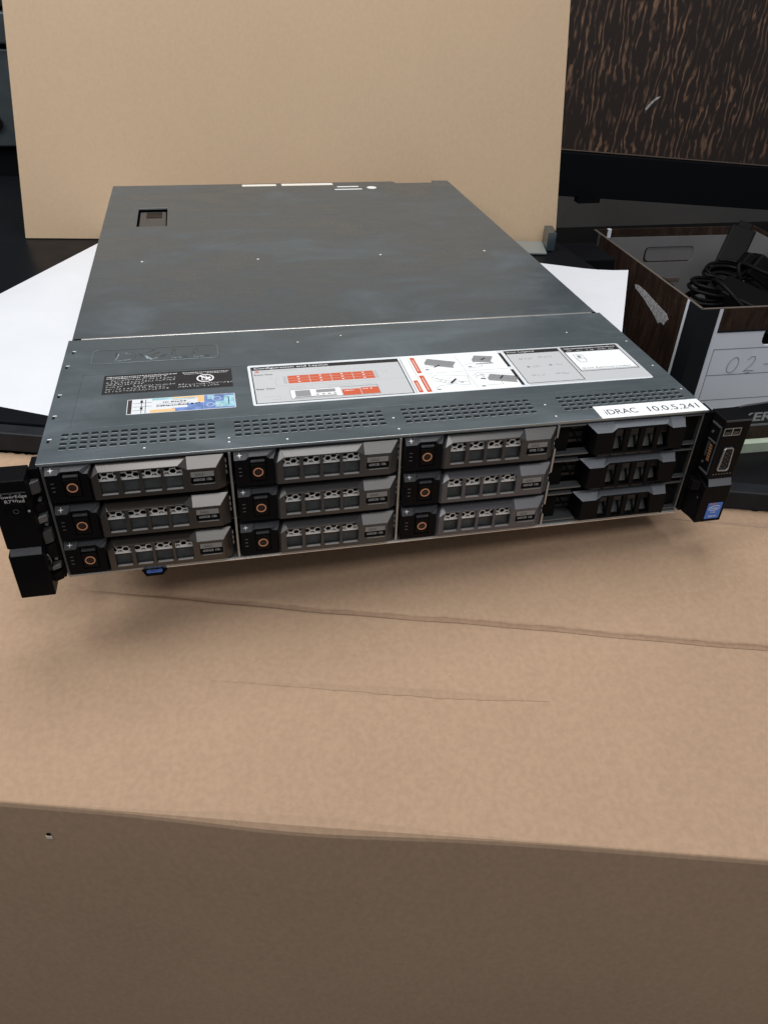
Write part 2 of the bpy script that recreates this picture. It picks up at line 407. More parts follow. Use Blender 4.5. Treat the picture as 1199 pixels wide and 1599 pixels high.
for (x, y) in ((T(-600, 40, 0)[:2]), T(540, 45, 0)[:2], (500, 920), (-480, 1040)):
    MB().box(x - 200 - 18, x - 200 + 18, y - 400 - 18, y - 400 + 18, 0, -108 - FLOOR).build('leg', M['rail'], tb, bevel=2)
x, y = T(1380, 8, 0)[:2]
MB().box(x - 200 - 7, x - 200 + 7, y - 400 - 7, y - 400 + 7, 0, -108 - FLOOR).build('leg', M['rail'], tb)

# ------------------------------------------------------------------ white poster paper
e1 = Vector((0.88, -0.475, 0)); e2 = Vector((0.475, 0.88, 0))
mb = MB()
P0 = Vector((647, 505, 0))          # right back corner
NU, NV = 36, 30
for j in range(NV + 1):
    for i in range(NU + 1):
        u = -690 + 690 * i / NU; v = -574 + 574 * j / NV
        p = P0 + e1 * u + e2 * v
        # left part bulges a little, the far left corner curls
        s = max(0, (-u - 560) / 130)
        z = -87.5 + 9 * math.exp(-((u + 655) / 45) ** 2) * (0.25 + 0.75 * j / NV) + 5 * max(0, (u + 60) / 60) ** 2 * (j / NV) + 0.0 * s
        mb.v.append((p.x, p.y, z))
for j in range(NV):
    for i in range(NU):
        a = j * (NU + 1) + i; mb.f.append((a, a + 1, a + NU + 2, a + NU + 1))
pp = mb.build('poster_paper', M['paper'], smooth=True)
tag(pp, 'large sheet of white paper lying on the low table under the server', 'paper')

# ------------------------------------------------------------------ kraft backdrop sheet standing behind
def lerp(a, b, t): return tuple(a[k] + (b[k] - a[k]) * t for k in range(3))
BL, BR = (-133, 741, -87.4), (602, 647, -87.4)
def up(bot, top, s): return tuple(bot[k] + (top[k] - bot[k]) * s for k in range(3))
TLc = up(BL, (-104, 796, 205), 1.22); TRc = up(BR, (592, 700, 223), 1.22)
mb = MB(); NU, NV = 24, 10
for j in range(NV + 1):
    for i in range(NU + 1):
        p = lerp(lerp(BL, BR, i / NU), lerp(TLc, TRc, i / NU), j / NV)
        bow = 5 * math.sin(math.pi * i / NU) * (j / NV)
        mb.v.append((p[0], p[1] + bow, p[2]))
for j in range(NV):
    for i in range(NU):
        a = j * (NU + 1) + i; mb.f.append((a, a + 1, a + NU + 2, a + NU + 1))
bk = mb.build('backdrop_sheet', M['kraft'])
so = bk.modifiers.new('solid', 'SOLIDIFY'); so.thickness = 0.003; so.offset = -1
tag(bk, 'plain tan kraft sheet standing upright behind the server', 'sheet')
# the support that keeps it upright
st = MB().hexa([(180, 756, -87), (300, 741, -87), (300, 860, -87), (180, 875, -87), (190, 803, 120), (310, 790, 120), (310, 800, 120), (190, 813, 120)])
tag(st.build('bookend', M['rail']), 'black wedge standing behind the tan sheet', 'bookend')

# ------------------------------------------------------------------ cardboard carton in front
cd = Vector((0.9527, -0.3039, 0.0049)).normalized(); ch = Vector((cd.x, cd.y, 0)).normalized()
perp = Vector((ch.y, -ch.x, 0)); sl = R(10)
cw = perp * math.cos(sl) + Vector((0, 0, -math.sin(sl)))
cn = cd.cross(cw)
if cn.z < 0: cn = -cn
CA = Vector((-81, 205, -109.5))
def fold(u): return 295.2 - 0.0288 * u
carton = tag(empty('carton', (150, -50, FLOOR)), 'brown corrugated cardboard carton with creased top, below the front of the server', 'cardboard box')
us = [-700 + 3.0 * k for k in range(0, 860)]
rnd = random.Random(3)
jag = [rnd.uniform(-1.2, 1.2) * (1 if rnd.random() < 0.55 else 0.3) for _ in us]
mb = MB(); rows = None
def depth(u, wv):
    h = 0.0
    def groove(c, wd, dp, a, b, soft):
        f = 1.0
        if u < a: f = max(0, 1 - (a - u) / soft)
        if u > b: f = max(0, 1 - (u - b) / soft)
        return -dp * f * math.exp(-((wv - c) / wd) ** 2)
    h += groove(134.0 + 0.6 * math.sin(u / 37.0) + 0.3 * math.sin(u / 11.0), 2.0, 3.0, 170, 3000, 90)
    h += groove(137.5, 2.0, -0.5, 170, 3000, 90)
    h += groove(198.5 - 0.033 * (u - 240), 2.2, 0.9, 235, 380, 60)
    h += groove(16, 5, 1.1, 470, 3000, 60)
    h += 0.5 * math.sin(u / 90.0 + wv / 60.0) + 0.35 * math.sin(u / 41.0 - wv / 33.0)
    return h
wl = [0, 3, 7, 10, 13, 16, 19, 23, 30, 45, 65, 90, 110, 122, 127, 130, 131, 132, 133, 134, 135, 136, 137, 138, 140, 143, 150, 165, 180, 187, 190, 192, 194, 196, 198, 200, 202, 206, 212, 225, 245, 262]
ring_n = len(wl) + 7
for k, u in enumerate(us):
    fo = fold(u)
    for q, wv in enumerate(wl):
        ww = wv + (jag[k] if q == 0 else 0)
        mb.v.append(tuple(CA + cd * u + cw * ww + cn * depth(u, wv)))
    # softened fold then the front panel; a crushed stretch of the fold is rounder
    g = math.exp(-((u - 310) / 75.0) ** 2)
    P = CA + cd * u + cw * (fo - 9)
    mb.v.append(tuple(P + cn * depth(u, fo - 9) * 0.6))
    F = CA + cd * u + cw * fo
    mb.v.append(tuple(F - cw * (0.9 + 4.2 * g)))
    mb.v.append(tuple(F + Vector((0, 0, -0.35 - 1.1 * g)) - cw * 0.25))
    B = F + perp * (0.15 + 1.9 * g) + Vector((0, 0, -1.1 - 3.6 * g))
    mb.v.append(tuple(B))
    mb.v.append(tuple(B + perp * 0.6 + Vector((0, 0, -2.5))))
    mb.v.append(tuple(B + perp * 1.0 + Vector((0, 0, -60))))
    Z = B + perp * 2.0; mb.v.append((Z.x, Z.y, -620))
for k in range(len(us) - 1):
    for q in range(ring_n - 1):
        a = k * ring_n + q; mb.f.append((a, a + 1, a + ring_n + 1, a + ring_n))
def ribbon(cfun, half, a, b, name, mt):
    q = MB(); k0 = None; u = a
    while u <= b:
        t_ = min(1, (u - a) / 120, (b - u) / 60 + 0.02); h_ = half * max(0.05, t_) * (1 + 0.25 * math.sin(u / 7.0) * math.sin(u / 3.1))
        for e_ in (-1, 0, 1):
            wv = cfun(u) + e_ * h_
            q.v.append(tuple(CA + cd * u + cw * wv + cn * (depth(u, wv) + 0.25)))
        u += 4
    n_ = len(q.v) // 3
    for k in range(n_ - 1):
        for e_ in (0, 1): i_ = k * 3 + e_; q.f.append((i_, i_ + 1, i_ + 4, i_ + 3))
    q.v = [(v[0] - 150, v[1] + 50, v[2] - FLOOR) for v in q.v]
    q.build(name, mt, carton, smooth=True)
crush = board('crushed_shaded_board', (0.285, 0.190, 0.130), 0.2)  # crease strips: crushed board plus groove shade put into the colour
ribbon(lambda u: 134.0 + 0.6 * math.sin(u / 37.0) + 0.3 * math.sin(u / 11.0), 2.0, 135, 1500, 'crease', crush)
ribbon(lambda u: 16, 3.2, 560, 1500, 'crease', board('shaded_back_crease_board', (0.315, 0.218, 0.16), 0.2))
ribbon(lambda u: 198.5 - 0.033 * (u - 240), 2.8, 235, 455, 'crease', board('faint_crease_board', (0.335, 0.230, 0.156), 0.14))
c = mb.build('top_and_front_panel', M['cboard'], carton, smooth=True)
for p_ in c.data.polygons: p_.use_smooth = (p_.index % (ring_n - 1)) < len(wl) - 2
c.data.transform(Matrix.Translation(Vector((-150, 50, -FLOOR)) * S))
so = c.modifiers.new('solid', 'SOLIDIFY'); so.thickness = 0.0042; so.offset = -1

_F = CA + cd * 157 + cw * fold(157) + perp * 1.1 + Vector((0, 0, -29))
q = MB().cyl((0, -0.3, 0), 1.6, 0.6, 'y', 9, 1.3); o = q.build('punched_hole', M['void'], carton); o.location = (_F + Vector((-150, 50, -FLOOR))) * S; o.rotation_euler = (0, 0, ch.to_2d().angle_signed(Vector((1, 0))))
q = MB().hexa([(-2, -0.5, -4.6), (2, -0.5, -4.2), (2, 0, -4.2), (-2, 0, -4.6), (-2.3, -0.5, -1.4), (1.8, -0.5, -1.2), (1.8, 0, -1.2), (-2.3, 0, -1.4)]); o = q.build('torn_flake', mat('pale_fibre', (0.6, 0.52, 0.42), 0.9), carton, 0.5); o.location = (_F + Vector((-150, 50, -FLOOR))) * S; o.rotation_euler = (0, 0, ch.to_2d().angle_signed(Vector((1, 0))))

# ================================================================== RACK SERVER
SV = tag(empty('rack_server', (217, 300, -86)), 'grey steel rack server with twelve front drive bays, resting on white paper', 'server')
OX, OY, OZ = 217, 300, -86
MT = Matrix.Translation(Vector((-OX, -OY, -OZ)))
def part(mb, name, material, bevel=0, **k): return mb.build(name, material, SV, bevel, mat44=MT, **k)

# --- rear cover
hole = [(36.3, 472), (68, 472), (68, 540), (36.3, 540)]
outer = [(1.2, 178.5), (432.8, 178.5), (432.8, 636), (432.8, 647), (411, 649), (408, 638.5), (360, 638.5), (357, 648), (1.2, 648)]
part(MB().plate(outer, [hole], -1.2, XY(-0.6)), 'rear_cover', M['cover_rear'], 0.5)
latch = MB().box(36.6, 67.7, 472.3, 539.7, -9, -6.5)
lt = part(latch, 'latch_recess', M['void'])
lm_ = Matrix.Translation(Vector((-OX, -OY, -OZ)))
part(MB().hexa([(38, 476, -6.4), (66.5, 476, -6.4), (66.5, 536, -6.4), (38, 536, -6.4), (38, 476, -3.6), (66.5, 476, -3.6), (66.5, 536, -3.0), (38, 536, -3.0)]), 'latch_handle', mat('latch_grey_plastic', (0.055, 0.053, 0.052), 0.5), 0.8)
part(MB().box(45, 62, 512, 533, -3.1, -2.75), 'latch_pad', M['gloss'])
part(MB().box(36.4, 67.9, 540.3, 542.2, -0.5, 0.0), 'latch_edge', M['steel'])
for (x, y) in ((46.3, 355.6), (155.8, 351), (278.1, 351.3), (388, 352)):
    part(MB().cyl((x, y, -0.6), 1.2, 0.35, 'z', 10), 'rivet', M['hexa'])
for (x, y) in ((29, 508), (75, 508), (33, 540), (73, 541)):
    part(MB().cyl((x, y, -0.6), 0.9, 0.2, 'z', 8), 'rivet', M['ridge'])
for (x0, x1, y0, y1) in ((159, 202, 634, 643), (209, 275, 634, 644), (278.8, 306.5, 622, 626.2), (273.6, 308.8, 609, 613)):
    part(MB().box(x0, x1, y0, y1, -0.55, -0.4), 'rear_label', mat('cream_label', (0.75, 0.74, 0.68), 0.5) if x0 < 270 else M['tape'])
part(MB().cyl((322.6, 617, -0.55), 6.2, 0.2, 'z', 20), 'round_label', M['tape'])

# --- front cover: sheet with four groups of slots
def grid_cover():
    x0, x1, y0, y1 = -1.0, 435.0, 0.0, 176.0
    groups = [(10.0, 102.2, 16), (114.6, 211.0, 17), (224.3, 314.6, 16), (335.0, 427.2, 16)]
    ys = []; slots = []
    for r in range(4):
        yy = 32.0 - r * 5.35; ys.append((yy - 1.6, yy + 1.45))
    for (a, b, n) in groups:
        pw = (b - a) / (n - 0.3)
        for k in range(n):
            slots.append((a + k * pw, a + k * pw + pw * 0.74))
    xc = [x0] + [v for s in slots for v in s] + [x1]
    yc = [y0] + [v for s in reversed(ys) for v in s] + [y1]
    mb = MB(); c = 0.75
    sx = set(slots); sy = set(ys)
    for z, flip in ((0, False), (-1.2, True)):
        for i in range(len(xc) - 1):
            for j in range(len(yc) - 1):
                X0, X1, Y0, Y1 = xc[i], xc[i + 1], yc[j], yc[j + 1]
                if (X0, X1) in sx and (Y0, Y1) in sy:
                    for (cx, cy, dx, dy) in ((X0, Y0, c, c), (X1, Y0, -c, c), (X1, Y1, -c, -c), (X0, Y1, c, -c)):
                        q = [(cx, cy, z), (cx + dx, cy, z), (cx, cy + dy, z)]
                        mb.quad(*q)
                    if not flip:
                        o = oct_(X0, X1, Y0, Y1, c)
                        for k in range(8):
                            a, b = o[k], o[(k + 1) % 8]
                            mb.quad((*a, 0), (*b, 0), (*b, -1.2), (*a, -1.2))
                else:
                    mb.quad((X0, Y0, z), (X1, Y0, z), (X1, Y1, z), (X0, Y1, z))
    # front, side and rear flanges
    mb.box(x0, x1, 0, 1.1, -2.2, -0.01); mb.box(x0, x0 + 1.0, 1.1, 176, -14, -0.01); mb.box(x1 - 1.0, x1, 1.1, 176, -14, -0.01)
    me = bpy.data.meshes.new('front_cover'); me.from_pydata([tuple((MT @ Vector(v)) * S) for v in mb.v], [], mb.f)
    bm = bmesh.new(); bm.from_mesh(me); bmesh.ops.remove_doubles(bm, verts=bm.verts, dist=1e-6); bmesh.ops.recalc_face_normals(bm, faces=bm.faces); bm.to_mesh(me); bm.free()
    me.materials.append(M['cover'])
    lp_ = MB()
    for (a, b) in slots:
        for (c0, c1) in ys: lp_.hexa([(a + 0.4, c0 - 0.2, -0.9), (b - 0.4, c0 - 0.2, -0.9), (b - 0.4, c0 + 0.7, -0.9), (a + 0.4, c0 + 0.7, -0.9), (a + 0.4, c0 - 0.6, 0.12), (b - 0.4, c0 - 0.6, 0.12), (b - 0.4, c0 - 0.1, 0.1), (a + 0.4, c0 - 0.1, 0.1)])
    part(lp_, 'slot_lips', M['face2'], 0)['kind'] = 'stuff'
    o = bpy.data.objects.new('front_cover', me); COL.objects.link(o); o.parent = SV
    return o
grid_cover()
part(MB().box(-0.8, 434.8, -0.35, 0.3, -1.5, 0.12), 'front_lip', M['ridge'], 0.15)
# bright seam between the covers
part(MB().box(8, 428, 176.2, 178.6, -1.5, 0.25), 'cover_seam', mat('bright_steel_seam', (0.62, 0.64, 0.65), 0.3, 0.85), 0.4)
part(MB().box(2.5, 7.5, 175.9, 178.6, -2, 0.05), 'seam_notch', M['void']); part(MB().box(428.5, 432, 175.9, 178.6, -2, 0.05), 'seam_notch', M['void'])
# raised stamping lines
def rrect(x0, x1, y0, y1, r, n=5):
    P = []
    for (cx, cy, a0) in ((x1 - r, y1 - r, 0), (x0 + r, y1 - r, 90), (x0 + r, y0 + r, 180), (x1 - r, y0 + r, 270)):
        for k in range(n + 1):
            a = R(a0 + 90 * k / n); P.append((cx + r * math.cos(a), cy + r * math.sin(a)))
    return P
def bead(x0, x1, y0, y1, r, wd, name='stamped_bead'):
    o = rrect(x0, x1, y0, y1, r); i = rrect(x0 + wd, x1 - wd, y0 + wd, y1 - wd, max(0.3, r - wd))
    part(MB().plate(o, [i], 0.28, XY(0.0)), name, M['bead'], 0.12)  # beads in a brighter steel than the cover sheet
bead(18.5, 109.3, 130.8, 155, 4, 0.9)
part(MB().box(12.5, 433, 38.3, 39.3, -0.5, 0.22), 'stamped_ridge', M['cover'], 0.15)
part(MB().hexa([(13, 40, -0.3), (14, 40, -0.3), (15.2, 114, -0.3), (14.2, 114, -0.3), (13, 40, 0.22), (14, 40, 0.22), (15.2, 114, 0.22), (14.2, 114, 0.22)]), 'stamped_ridge', M['cover'])
part(MB().box(14.2, 433, 113.6, 114.3, -0.3, 0.14), 'stamped_ridge', M['cover'])
part(MB().box(109.6, 110.2, 131, 176, -0.3, 0.12), 'stamped_ridge', M['cover'])
part(MB().box(110.6, 111.1, 15, 36, -0.3, 0.12), 'stamped_ridge', M['cover'])
# embossed maker's letters, with the tilted E
def xf(at, a, b): return (at[0] + a, at[1] + b, at[2])
emb = text('embossed_lettering', 'D', 15, 15.5, (35, 134.5, 0.0), M['cover'], SV, bold=0.012)
for v in emb.data.vertices: v.co = (MT @ (v.co / S)) * S
so = emb.modifiers.new('solid', 'SOLIDIFY'); so.thickness = 0.00009; so.offset = 1
for lx in (75, 91):
    emb = text('embossed_lettering', 'L', 11, 15.5, (lx, 134.5, 0.0), M['cover'], SV, bold=0.012)
    for v in emb.data.vertices: v.co = (MT @ (v.co / S)) * S
    so = emb.modifiers.new('solid', 'SOLIDIFY'); so.thickness = 0.00009; so.offset = 1
emb = text('embossed_lettering', 'E', 13.5, 14.5, (54.5, 135, 0.0), M['cover'], SV, bold=0.012)
ctr = Vector((61, 142.5, 0)); rt = Matrix.Translation(ctr) @ Matrix.Rotation(R(38), 4, 'Z') @ Matrix.Translation(-ctr)
for v in emb.data.vertices: v.co = (MT @ (rt @ (v.co / S))) * S
so = emb.modifiers.new('solid', 'SOLIDIFY'); so.thickness = 0.00009; so.offset = 1
# little punched tabs along the sides and dimples along the front
for (x, y) in ((5.2, 155.6), (3.2, 131), (3.0, 86.5), (3.2, 57.3), (3.6, 27.7)):
    part(MB().box(x - 1.2, x + 1.2, y - 0.5, y + 0.5, -0.2, 0.10), 'punched_tab', M['hexa'])
    part(MB().box(x - 1.4, x + 0.2, y - 4.2, y - 1.2, -0.2, 0.06), 'punched_tab', M['void'])
for (x, y) in ((110.4, 8.2), (217.6, 7.5), (325.4, 7.6), (110.6, 13), (217.2, 22), (324, 24), (431.5, 32), (429.8, 71), (430.5, 116), (388.7, 139), (170, 150), (205, 158), (60, 9.0), (146, 6)):
    part(MB().cyl((x, y, -0.1), 0.75, 0.24, 'z', 8), 'dimple', M['hexa'])
# --- chassis
part(MB().box(0.2, 1.4, 1.5, 646, -86, -2.5), 'side_panel', M['steel'], 0.3)
part(MB().box(432.6, 433.8, 1.5, 646, -86, -2.5), 'side_panel', M['steel'], 0.3)
part(MB().box(1.5, 432.5, 3, 646, -86, -84.9), 'bottom_panel', M['steel'])
part(MB().box(1.5, 432.5, 644.6, 646, -84.8, -3), 'rear_panel', M['steel'])
part(MB().box(1.5, 432.5, 170, 171, -84.8, -3), 'backplane', M['cage'])
part(MB().box(3, 431, 11, 42, -3.4, -2.9), 'vent_shade_plate', M['void'])  # black plate added under the slots so they read as dark
part(MB().box(1.0, 433, -0.6, 3, -86.4, -84.6), 'bottom_lip', M['ridge'], 0.3)
part(MB().box(60, 433, -0.9, -0.6, -86.6, -86.0), 'bottom_lip_edge', mat('bright_cut_edge', (0.85, 0.87, 0.9), 0.25, 0.9))
for x in (1.6, 109.7, 217.2):
    part(MB().box(x - 0.75, x + 0.75, -0.8, 165, -84.6, -2.3), 'bay_divider', M['ledge'] if x < 5 else M['steel'], 0.2)
xd = 324.8
dv = MB()
for (za, zb) in ((-12.0, -2.3), (-39.5, -20.5), (-66.5, -47.5), (-84.6, -75.0)): dv.box(xd - 0.7, xd + 0.7, -0.8, 4, zb if zb < za else za, za if zb < za else zb)
dv.box(xd - 0.7, xd + 0.7, 4.01, 165, -84.6, -2.3)
part(dv, 'bay_divider', M['steel'], 0.15)
for z in (-29.2, -57.2):
    part(MB().box(2.5, 324, 6, 165, z, z + 0.8), 'bay_shelf', M['cage'])
# --- a drive carrier
def make_carrier():
    win = [(31.9, 42.2), (44.6, 55.0), (56.9, 67.6), (69.4, 80.4)]
    holes = [oct_(a, b, -22.4, -7.0, 0.8) for a, b in win]
    holes[3] = [(70.2, -22.4), (79.6, -22.4), (80.4, -21.6), (80.4, -9.2), (78.2, -7.0), (70.2, -7.0), (69.4, -7.8), (69.4, -21.6)]
    holes.append(oct_(84.6, 99.2, -20.3, -11.4, 0.5))
    front = [(28, -9.6), (32.8, -6.0), (78, -6.0), (83.3, -9.2), (100.6, -9.2), (100.6, -25.6), (28, -25.6)]
    back = [(25.5, -11.2), (31, -3.4), (78, -3.4), (83.3, -3.4), (105.9, -3.4), (105.9, -27.2), (25.5, -27.2)]
    mb = MB().plate(front, holes, 2.4, XZ(-5.0))
    mb.loft([(x, -5.0, z) for x, z in front], [(x, 0.4, z) for x, z in back], caps=False)
    mb.loft([(x, 0.4, z) for x, z in back], [(x, 9.0, z) for x, z in back], caps=False)
    me_ = mb.build('drive_carrier', M['bez_a'], SV, 0.45)
    c = me_; me_.modifiers['bevel'].width = 0.0007; me_.modifiers['bevel'].segments = 3
    # recessed drive face behind the windows
    fc = MB().hexa([(29, -1.9, -25), (82, -1.9, -25), (82, 6, -25), (29, 6, -25), (29, -0.2, -13.9), (82, -0.2, -13.9), (82, 6, -13.9), (29, 6, -13.9)])
    fc.build('drive_face', M['face'], c)
    for a, b in win: MB().box(a + 0.6, b - 0.6, -5.12, -3.6, -22.75, -22.2).build('window_sill', M['sill'], c, 0.12)  # bright strips: light on the sill edges put into colour
    MB().box(29, 82, 14, 15, -26, -4).build('drive_recess', M['void'], c)
    # honeycomb above it
    hx = MB(); r = 2.35; th = 0.34
    def bar(p, q):
        (x1, z1), (x2, z2) = p, q; L = math.hypot(x2 - x1, z2 - z1); nx, nz = -(z2 - z1) / L * th, (x2 - x1) / L * th
        hx.hexa([(x1 - nx, -2.3, z1 - nz), (x2 - nx, -2.3, z2 - nz), (x2 - nx, -1.3, z2 - nz), (x1 - nx, -1.3, z1 - nz), (x1 + nx, -2.3, z1 + nz), (x2 + nx, -2.3, z2 + nz), (x2 + nx, -1.3, z2 + nz), (x1 + nx, -1.3, z1 + nz)])
    for col in range(16):
        for row in range(3):
            cx = 31.5 + col * 1.5 * r * 1.02; cz = -7.2 - row * math.sqrt(3) * r - (math.sqrt(3) * r / 2 if col % 2 else 0)
            P = [(cx + r * math.cos(R(60 * k)), cz + r * math.sin(R(60 * k))) for k in range(6)]
            for k in (0, 1, 2) if row else (0, 1, 2, 3):
                a, b = P[k], P[k + 1]
                if min(a[1], b[1]) > -14.2 and max(a[1], b[1]) < -5.0 and 31 < min(a[0], b[0]) and max(a[0], b[0]) < 82: bar(a, b)
    hx.box(29, 82, -2.3, -0.3, -14.4, -13.6)
    hx.build('honeycomb_grille', M['hexa'], c)
    # capacity label
    MB().box(84.5, 99.3, -4.2, -2.7, -20.5, -11.2).build('label_pocket', M['black'], c)
    MB().box(84.9, 98.9, -4.85, -4.25, -15.5, -11.7).build('capacity_label', M['lab_grey'], c, 0.2)
    MB().box(86.2, 98.6, -5.2, -4.7, -20.9, -20.35).build('label_rib', M['steel'], c, 0.1)
    text('lettering', 'SAS', 5.2, 1.9, (87.5, -4.88, -14.6), M['ink_dim'], c, 'xz', 0.01)
    text('lettering', '600GB 10k', 11.2, 1.8, (86.4, -4.25, -18.6), M['ink_lt'], c, 'xz', 0.005)
    # latch housing: bevelled textured top with a notch round the button
    fr = [(2.4, -25.8), (2.4, -6.6), (9.3, -6.6), (11.4, -4.6), (21.7, -4.6), (23.6, -6.9), (26.3, -7.1), (26.3, -25.8)]
    bk_ = [(2.4, -26.6), (2.4, -2.7), (9.3, -2.7), (11.4, -2.7), (21.7, -2.7), (28.0, -2.7), (28.5, -4.2), (25.2, -26.6)]
    hb = MB(); hb.loft([(x, -3.4, z) for x, z in fr], [(x, 1.2, z) for x, z in bk_], caps=False)
    hb.loft([(x, 1.2, z) for x, z in bk_], [(x, 9, z) for x, z in bk_], caps=False)
    hb.build('latch_housing', M['grain'], c, 0.2)
    fb = MB().plate(fr, [[(11.6, -23.0), (11.6, -6.0), (21.5, -6.0), (21.5, -23.0)]], 1.6, XZ(-3.36)); fb.build('latch_front', M['black'], c, 0.15)
    MB().box(11.0, 22.2, -1.6, -1.0, -24, -4.0).build('button_well', M['gloss'], c)
    MB().hexa([(12.0, -3.5, -22.4), (21.1, -3.5, -22.4), (21.1, -1.7, -22.4), (12.0, -1.7, -22.4), (12.0, -4.6, -9.6), (21.1, -4.6, -9.6), (21.1, -1.7, -9.6), (12.0, -1.7, -9.6)]).build('release_button', M['black'], c, 0.5)
    MB().box(12.3, 20.9, -4.2, -1.8, -8.7, -7.2).build('button_rib', M['grain'], c, 0.3)
    MB().ring((14.8 + 1.7, -4.55, -15.6), 2.5, 3.15, 0.7).build('button_ring', M['ring'], c)
    MB().cyl((16.5, -4.35, -15.6), 2.45, 0.5, 'y', 20).build('button_centre', M['ring_in'], c)
    # four-pointed mark on the bevel
    st = []
    for k in range(8):
        rr = 1.9 if k % 2 == 0 else 0.42; a = R(45 * k)
        st.append((5.9 + rr * math.cos(a), 0 + rr * math.sin(a) * 1.05))
    # bevel plane runs from (y=-3.4,z=-6.6) to (y=1.2,z=-2.7)
    ux, uz = 4.6 / 6.03, 3.9 / 6.03
    def bev(u, v, d): return (u, -1.1 + ux * v - 0.08 * uz - d * uz, -4.65 + uz * v + 0.08 * ux + d * ux)
    MB().plate(st, [], 0.12, bev).build('plus_mark', M['white'], c)
    for k, z in enumerate((-12.6, -15.4, -18.2)):
        MB().box(4.8, 6.7, -3.6, -3.3, z, z + 0.5).build('indicator_slot', M['ledge'], c)
    # zinc spring fingers on the right flank
    for z in (-9, -13.2, -17.4): MB().box(105.9, 106.9, 1.0, 3.4, z - 1.3, z + 1.3).build('spring_finger', M['steel'], c, 0.4)
    return c
proto = make_carrier()
cols = [0.6, 109.7, 217.9]; rowz = [0, -27.9, -55.7]
bezm = {0: ['bez_a'] * 3, 1: ['bez_b'] * 3, 2: ['bez_b', 'bez_c', 'bez_c']}
first = True
for i, cx in enumerate(cols):
    for j, rz in enumerate(rowz):
        if first: o = proto; first = False
        else: o = copy_tree(proto, SV)
        o.location = Vector((cx - OX + (0, .25, -.2)[j], -OY + (0, -.35, .2)[(i + j) % 3], rz - OZ + (0.1, -0.15, 0)[(i * 2 + j) % 3])) * S
        o.data = o.data if bezm[i][j] == 'bez_a' else o.data
        o.material_slots[0].link = 'OBJECT'; o.material_slots[0].material = M[bezm[i][j]]
        if (i, j) == (2, 0):
            for chd in [q for q in o.children if q.name.startswith('lettering') or q.name.startswith('capacity_label')]:
                if chd.name.startswith('lettering') and max(v.co.x for v in chd.data.vertices) > 0.095: bpy.data.objects.remove(chd)
            text('lettering', '4TB 7.2k', 10.4, 1.8, (86.8, -4.25, -18.6), M['ink_lt'], o, 'xz', 0.01)
            o['label'] = 'drive carrier in the top row marked 4TB 7.2k'

# --- empty bays on the right with plastic blanks
def make_blank():
    front = [(26.8, -8.6), (37.3, -8.6), (40.8, -5.4), (77.0, -5.4), (82.2, -8.9), (91.8, -8.9), (91.8, -25.6), (26.8, -25.6)]
    back = [(20.6, -3.6), (37.3, -3.6), (40.8, -3.6), (77.0, -3.6), (82.2, -3.6), (93.5, -3.6)]
    win = [(40.2, 46.8), (51.0, 58.2), (62.0, 69.6), (73.2, 80.6)]
    holes = [[(a + 0.6, -24.2), (b + 1.0, -24.2), (b, -7.0), (a, -7.0)] if b < 76 else [(a + 0.6, -24.2), (b + 1.4, -24.2), (b - 1.6, -7.4), (a, -7.0)] for a, b in win]
    mb = MB().plate(front, holes, 3.0, XZ(-5.0)); c = mb.build('bay_blank', M['black'], SV, 0.3)
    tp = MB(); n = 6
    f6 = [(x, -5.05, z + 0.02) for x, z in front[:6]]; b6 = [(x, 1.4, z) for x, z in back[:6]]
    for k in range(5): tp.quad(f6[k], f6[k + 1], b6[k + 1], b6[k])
    tp.build('blank_top_bevel', M['bez_d'], c)  # overhead light put into the bevel's paler colour, the body is black
    sd = MB(); i6 = [(26.8, -8.6), (26.8, -25.6)]
    MB().box(26.9, 28.0, -2.0, 12, -26.4, -9.2).build('blank_side', M['black'], c); MB().box(91.6, 93.4, -4.5, 9, -26.6, -9.2).build('blank_side', M['black'], c)
    gr = MB()
    for a, b in win:
        gr.hexa([(a, 0.5, -25), (b + 1.5, 0.5, -25), (b + 1.5, 9, -25), (a, 9, -25), (a, 5.5, -18.6), (b + 1.5, 5.5, -18.6), (b + 1.5, 9, -18.6), (a, 9, -18.6)])
    gr.build('window_sill', mat('blank_grey_sill', (0.085, 0.088, 0.09), 0.5), c)
    hd = MB(); 
    hl = []
    for a, b in win:
        k = 0
        for zz in (-16.6, -12.6, -8.6):
            cx0 = (a + b) / 2 + 0.5
            hl.append([(cx0 - 0.9 + 1.5 * math.cos(R(60 * q)), zz + 1.5 * math.sin(R(60 * q))) for q in range(6)])
            hl.append([(cx0 + 2.1 + 1.1 * math.cos(R(60 * q)), zz + 2.0 + 1.1 * math.sin(R(60 * q))) for q in range(6)])
    hd.plate([(36, -18.6), (88, -18.6), (88, -4.5), (36, -4.5)], hl, 0.8, XZ(5.6)); hd.build('honeycomb_grille', M['hexd'], c)
    MB().box(26, 93, 12, 13, -26, -4.5).build('blank_recess', M['void'], c)
    return c
bp_ = make_blank(); bx0 = 324.8
for j, rz in enumerate(rowz):
    o = bp_ if j == 0 else copy_tree(bp_, SV)
    o.location = Vector((bx0 - OX, -OY, rz - OZ)) * S
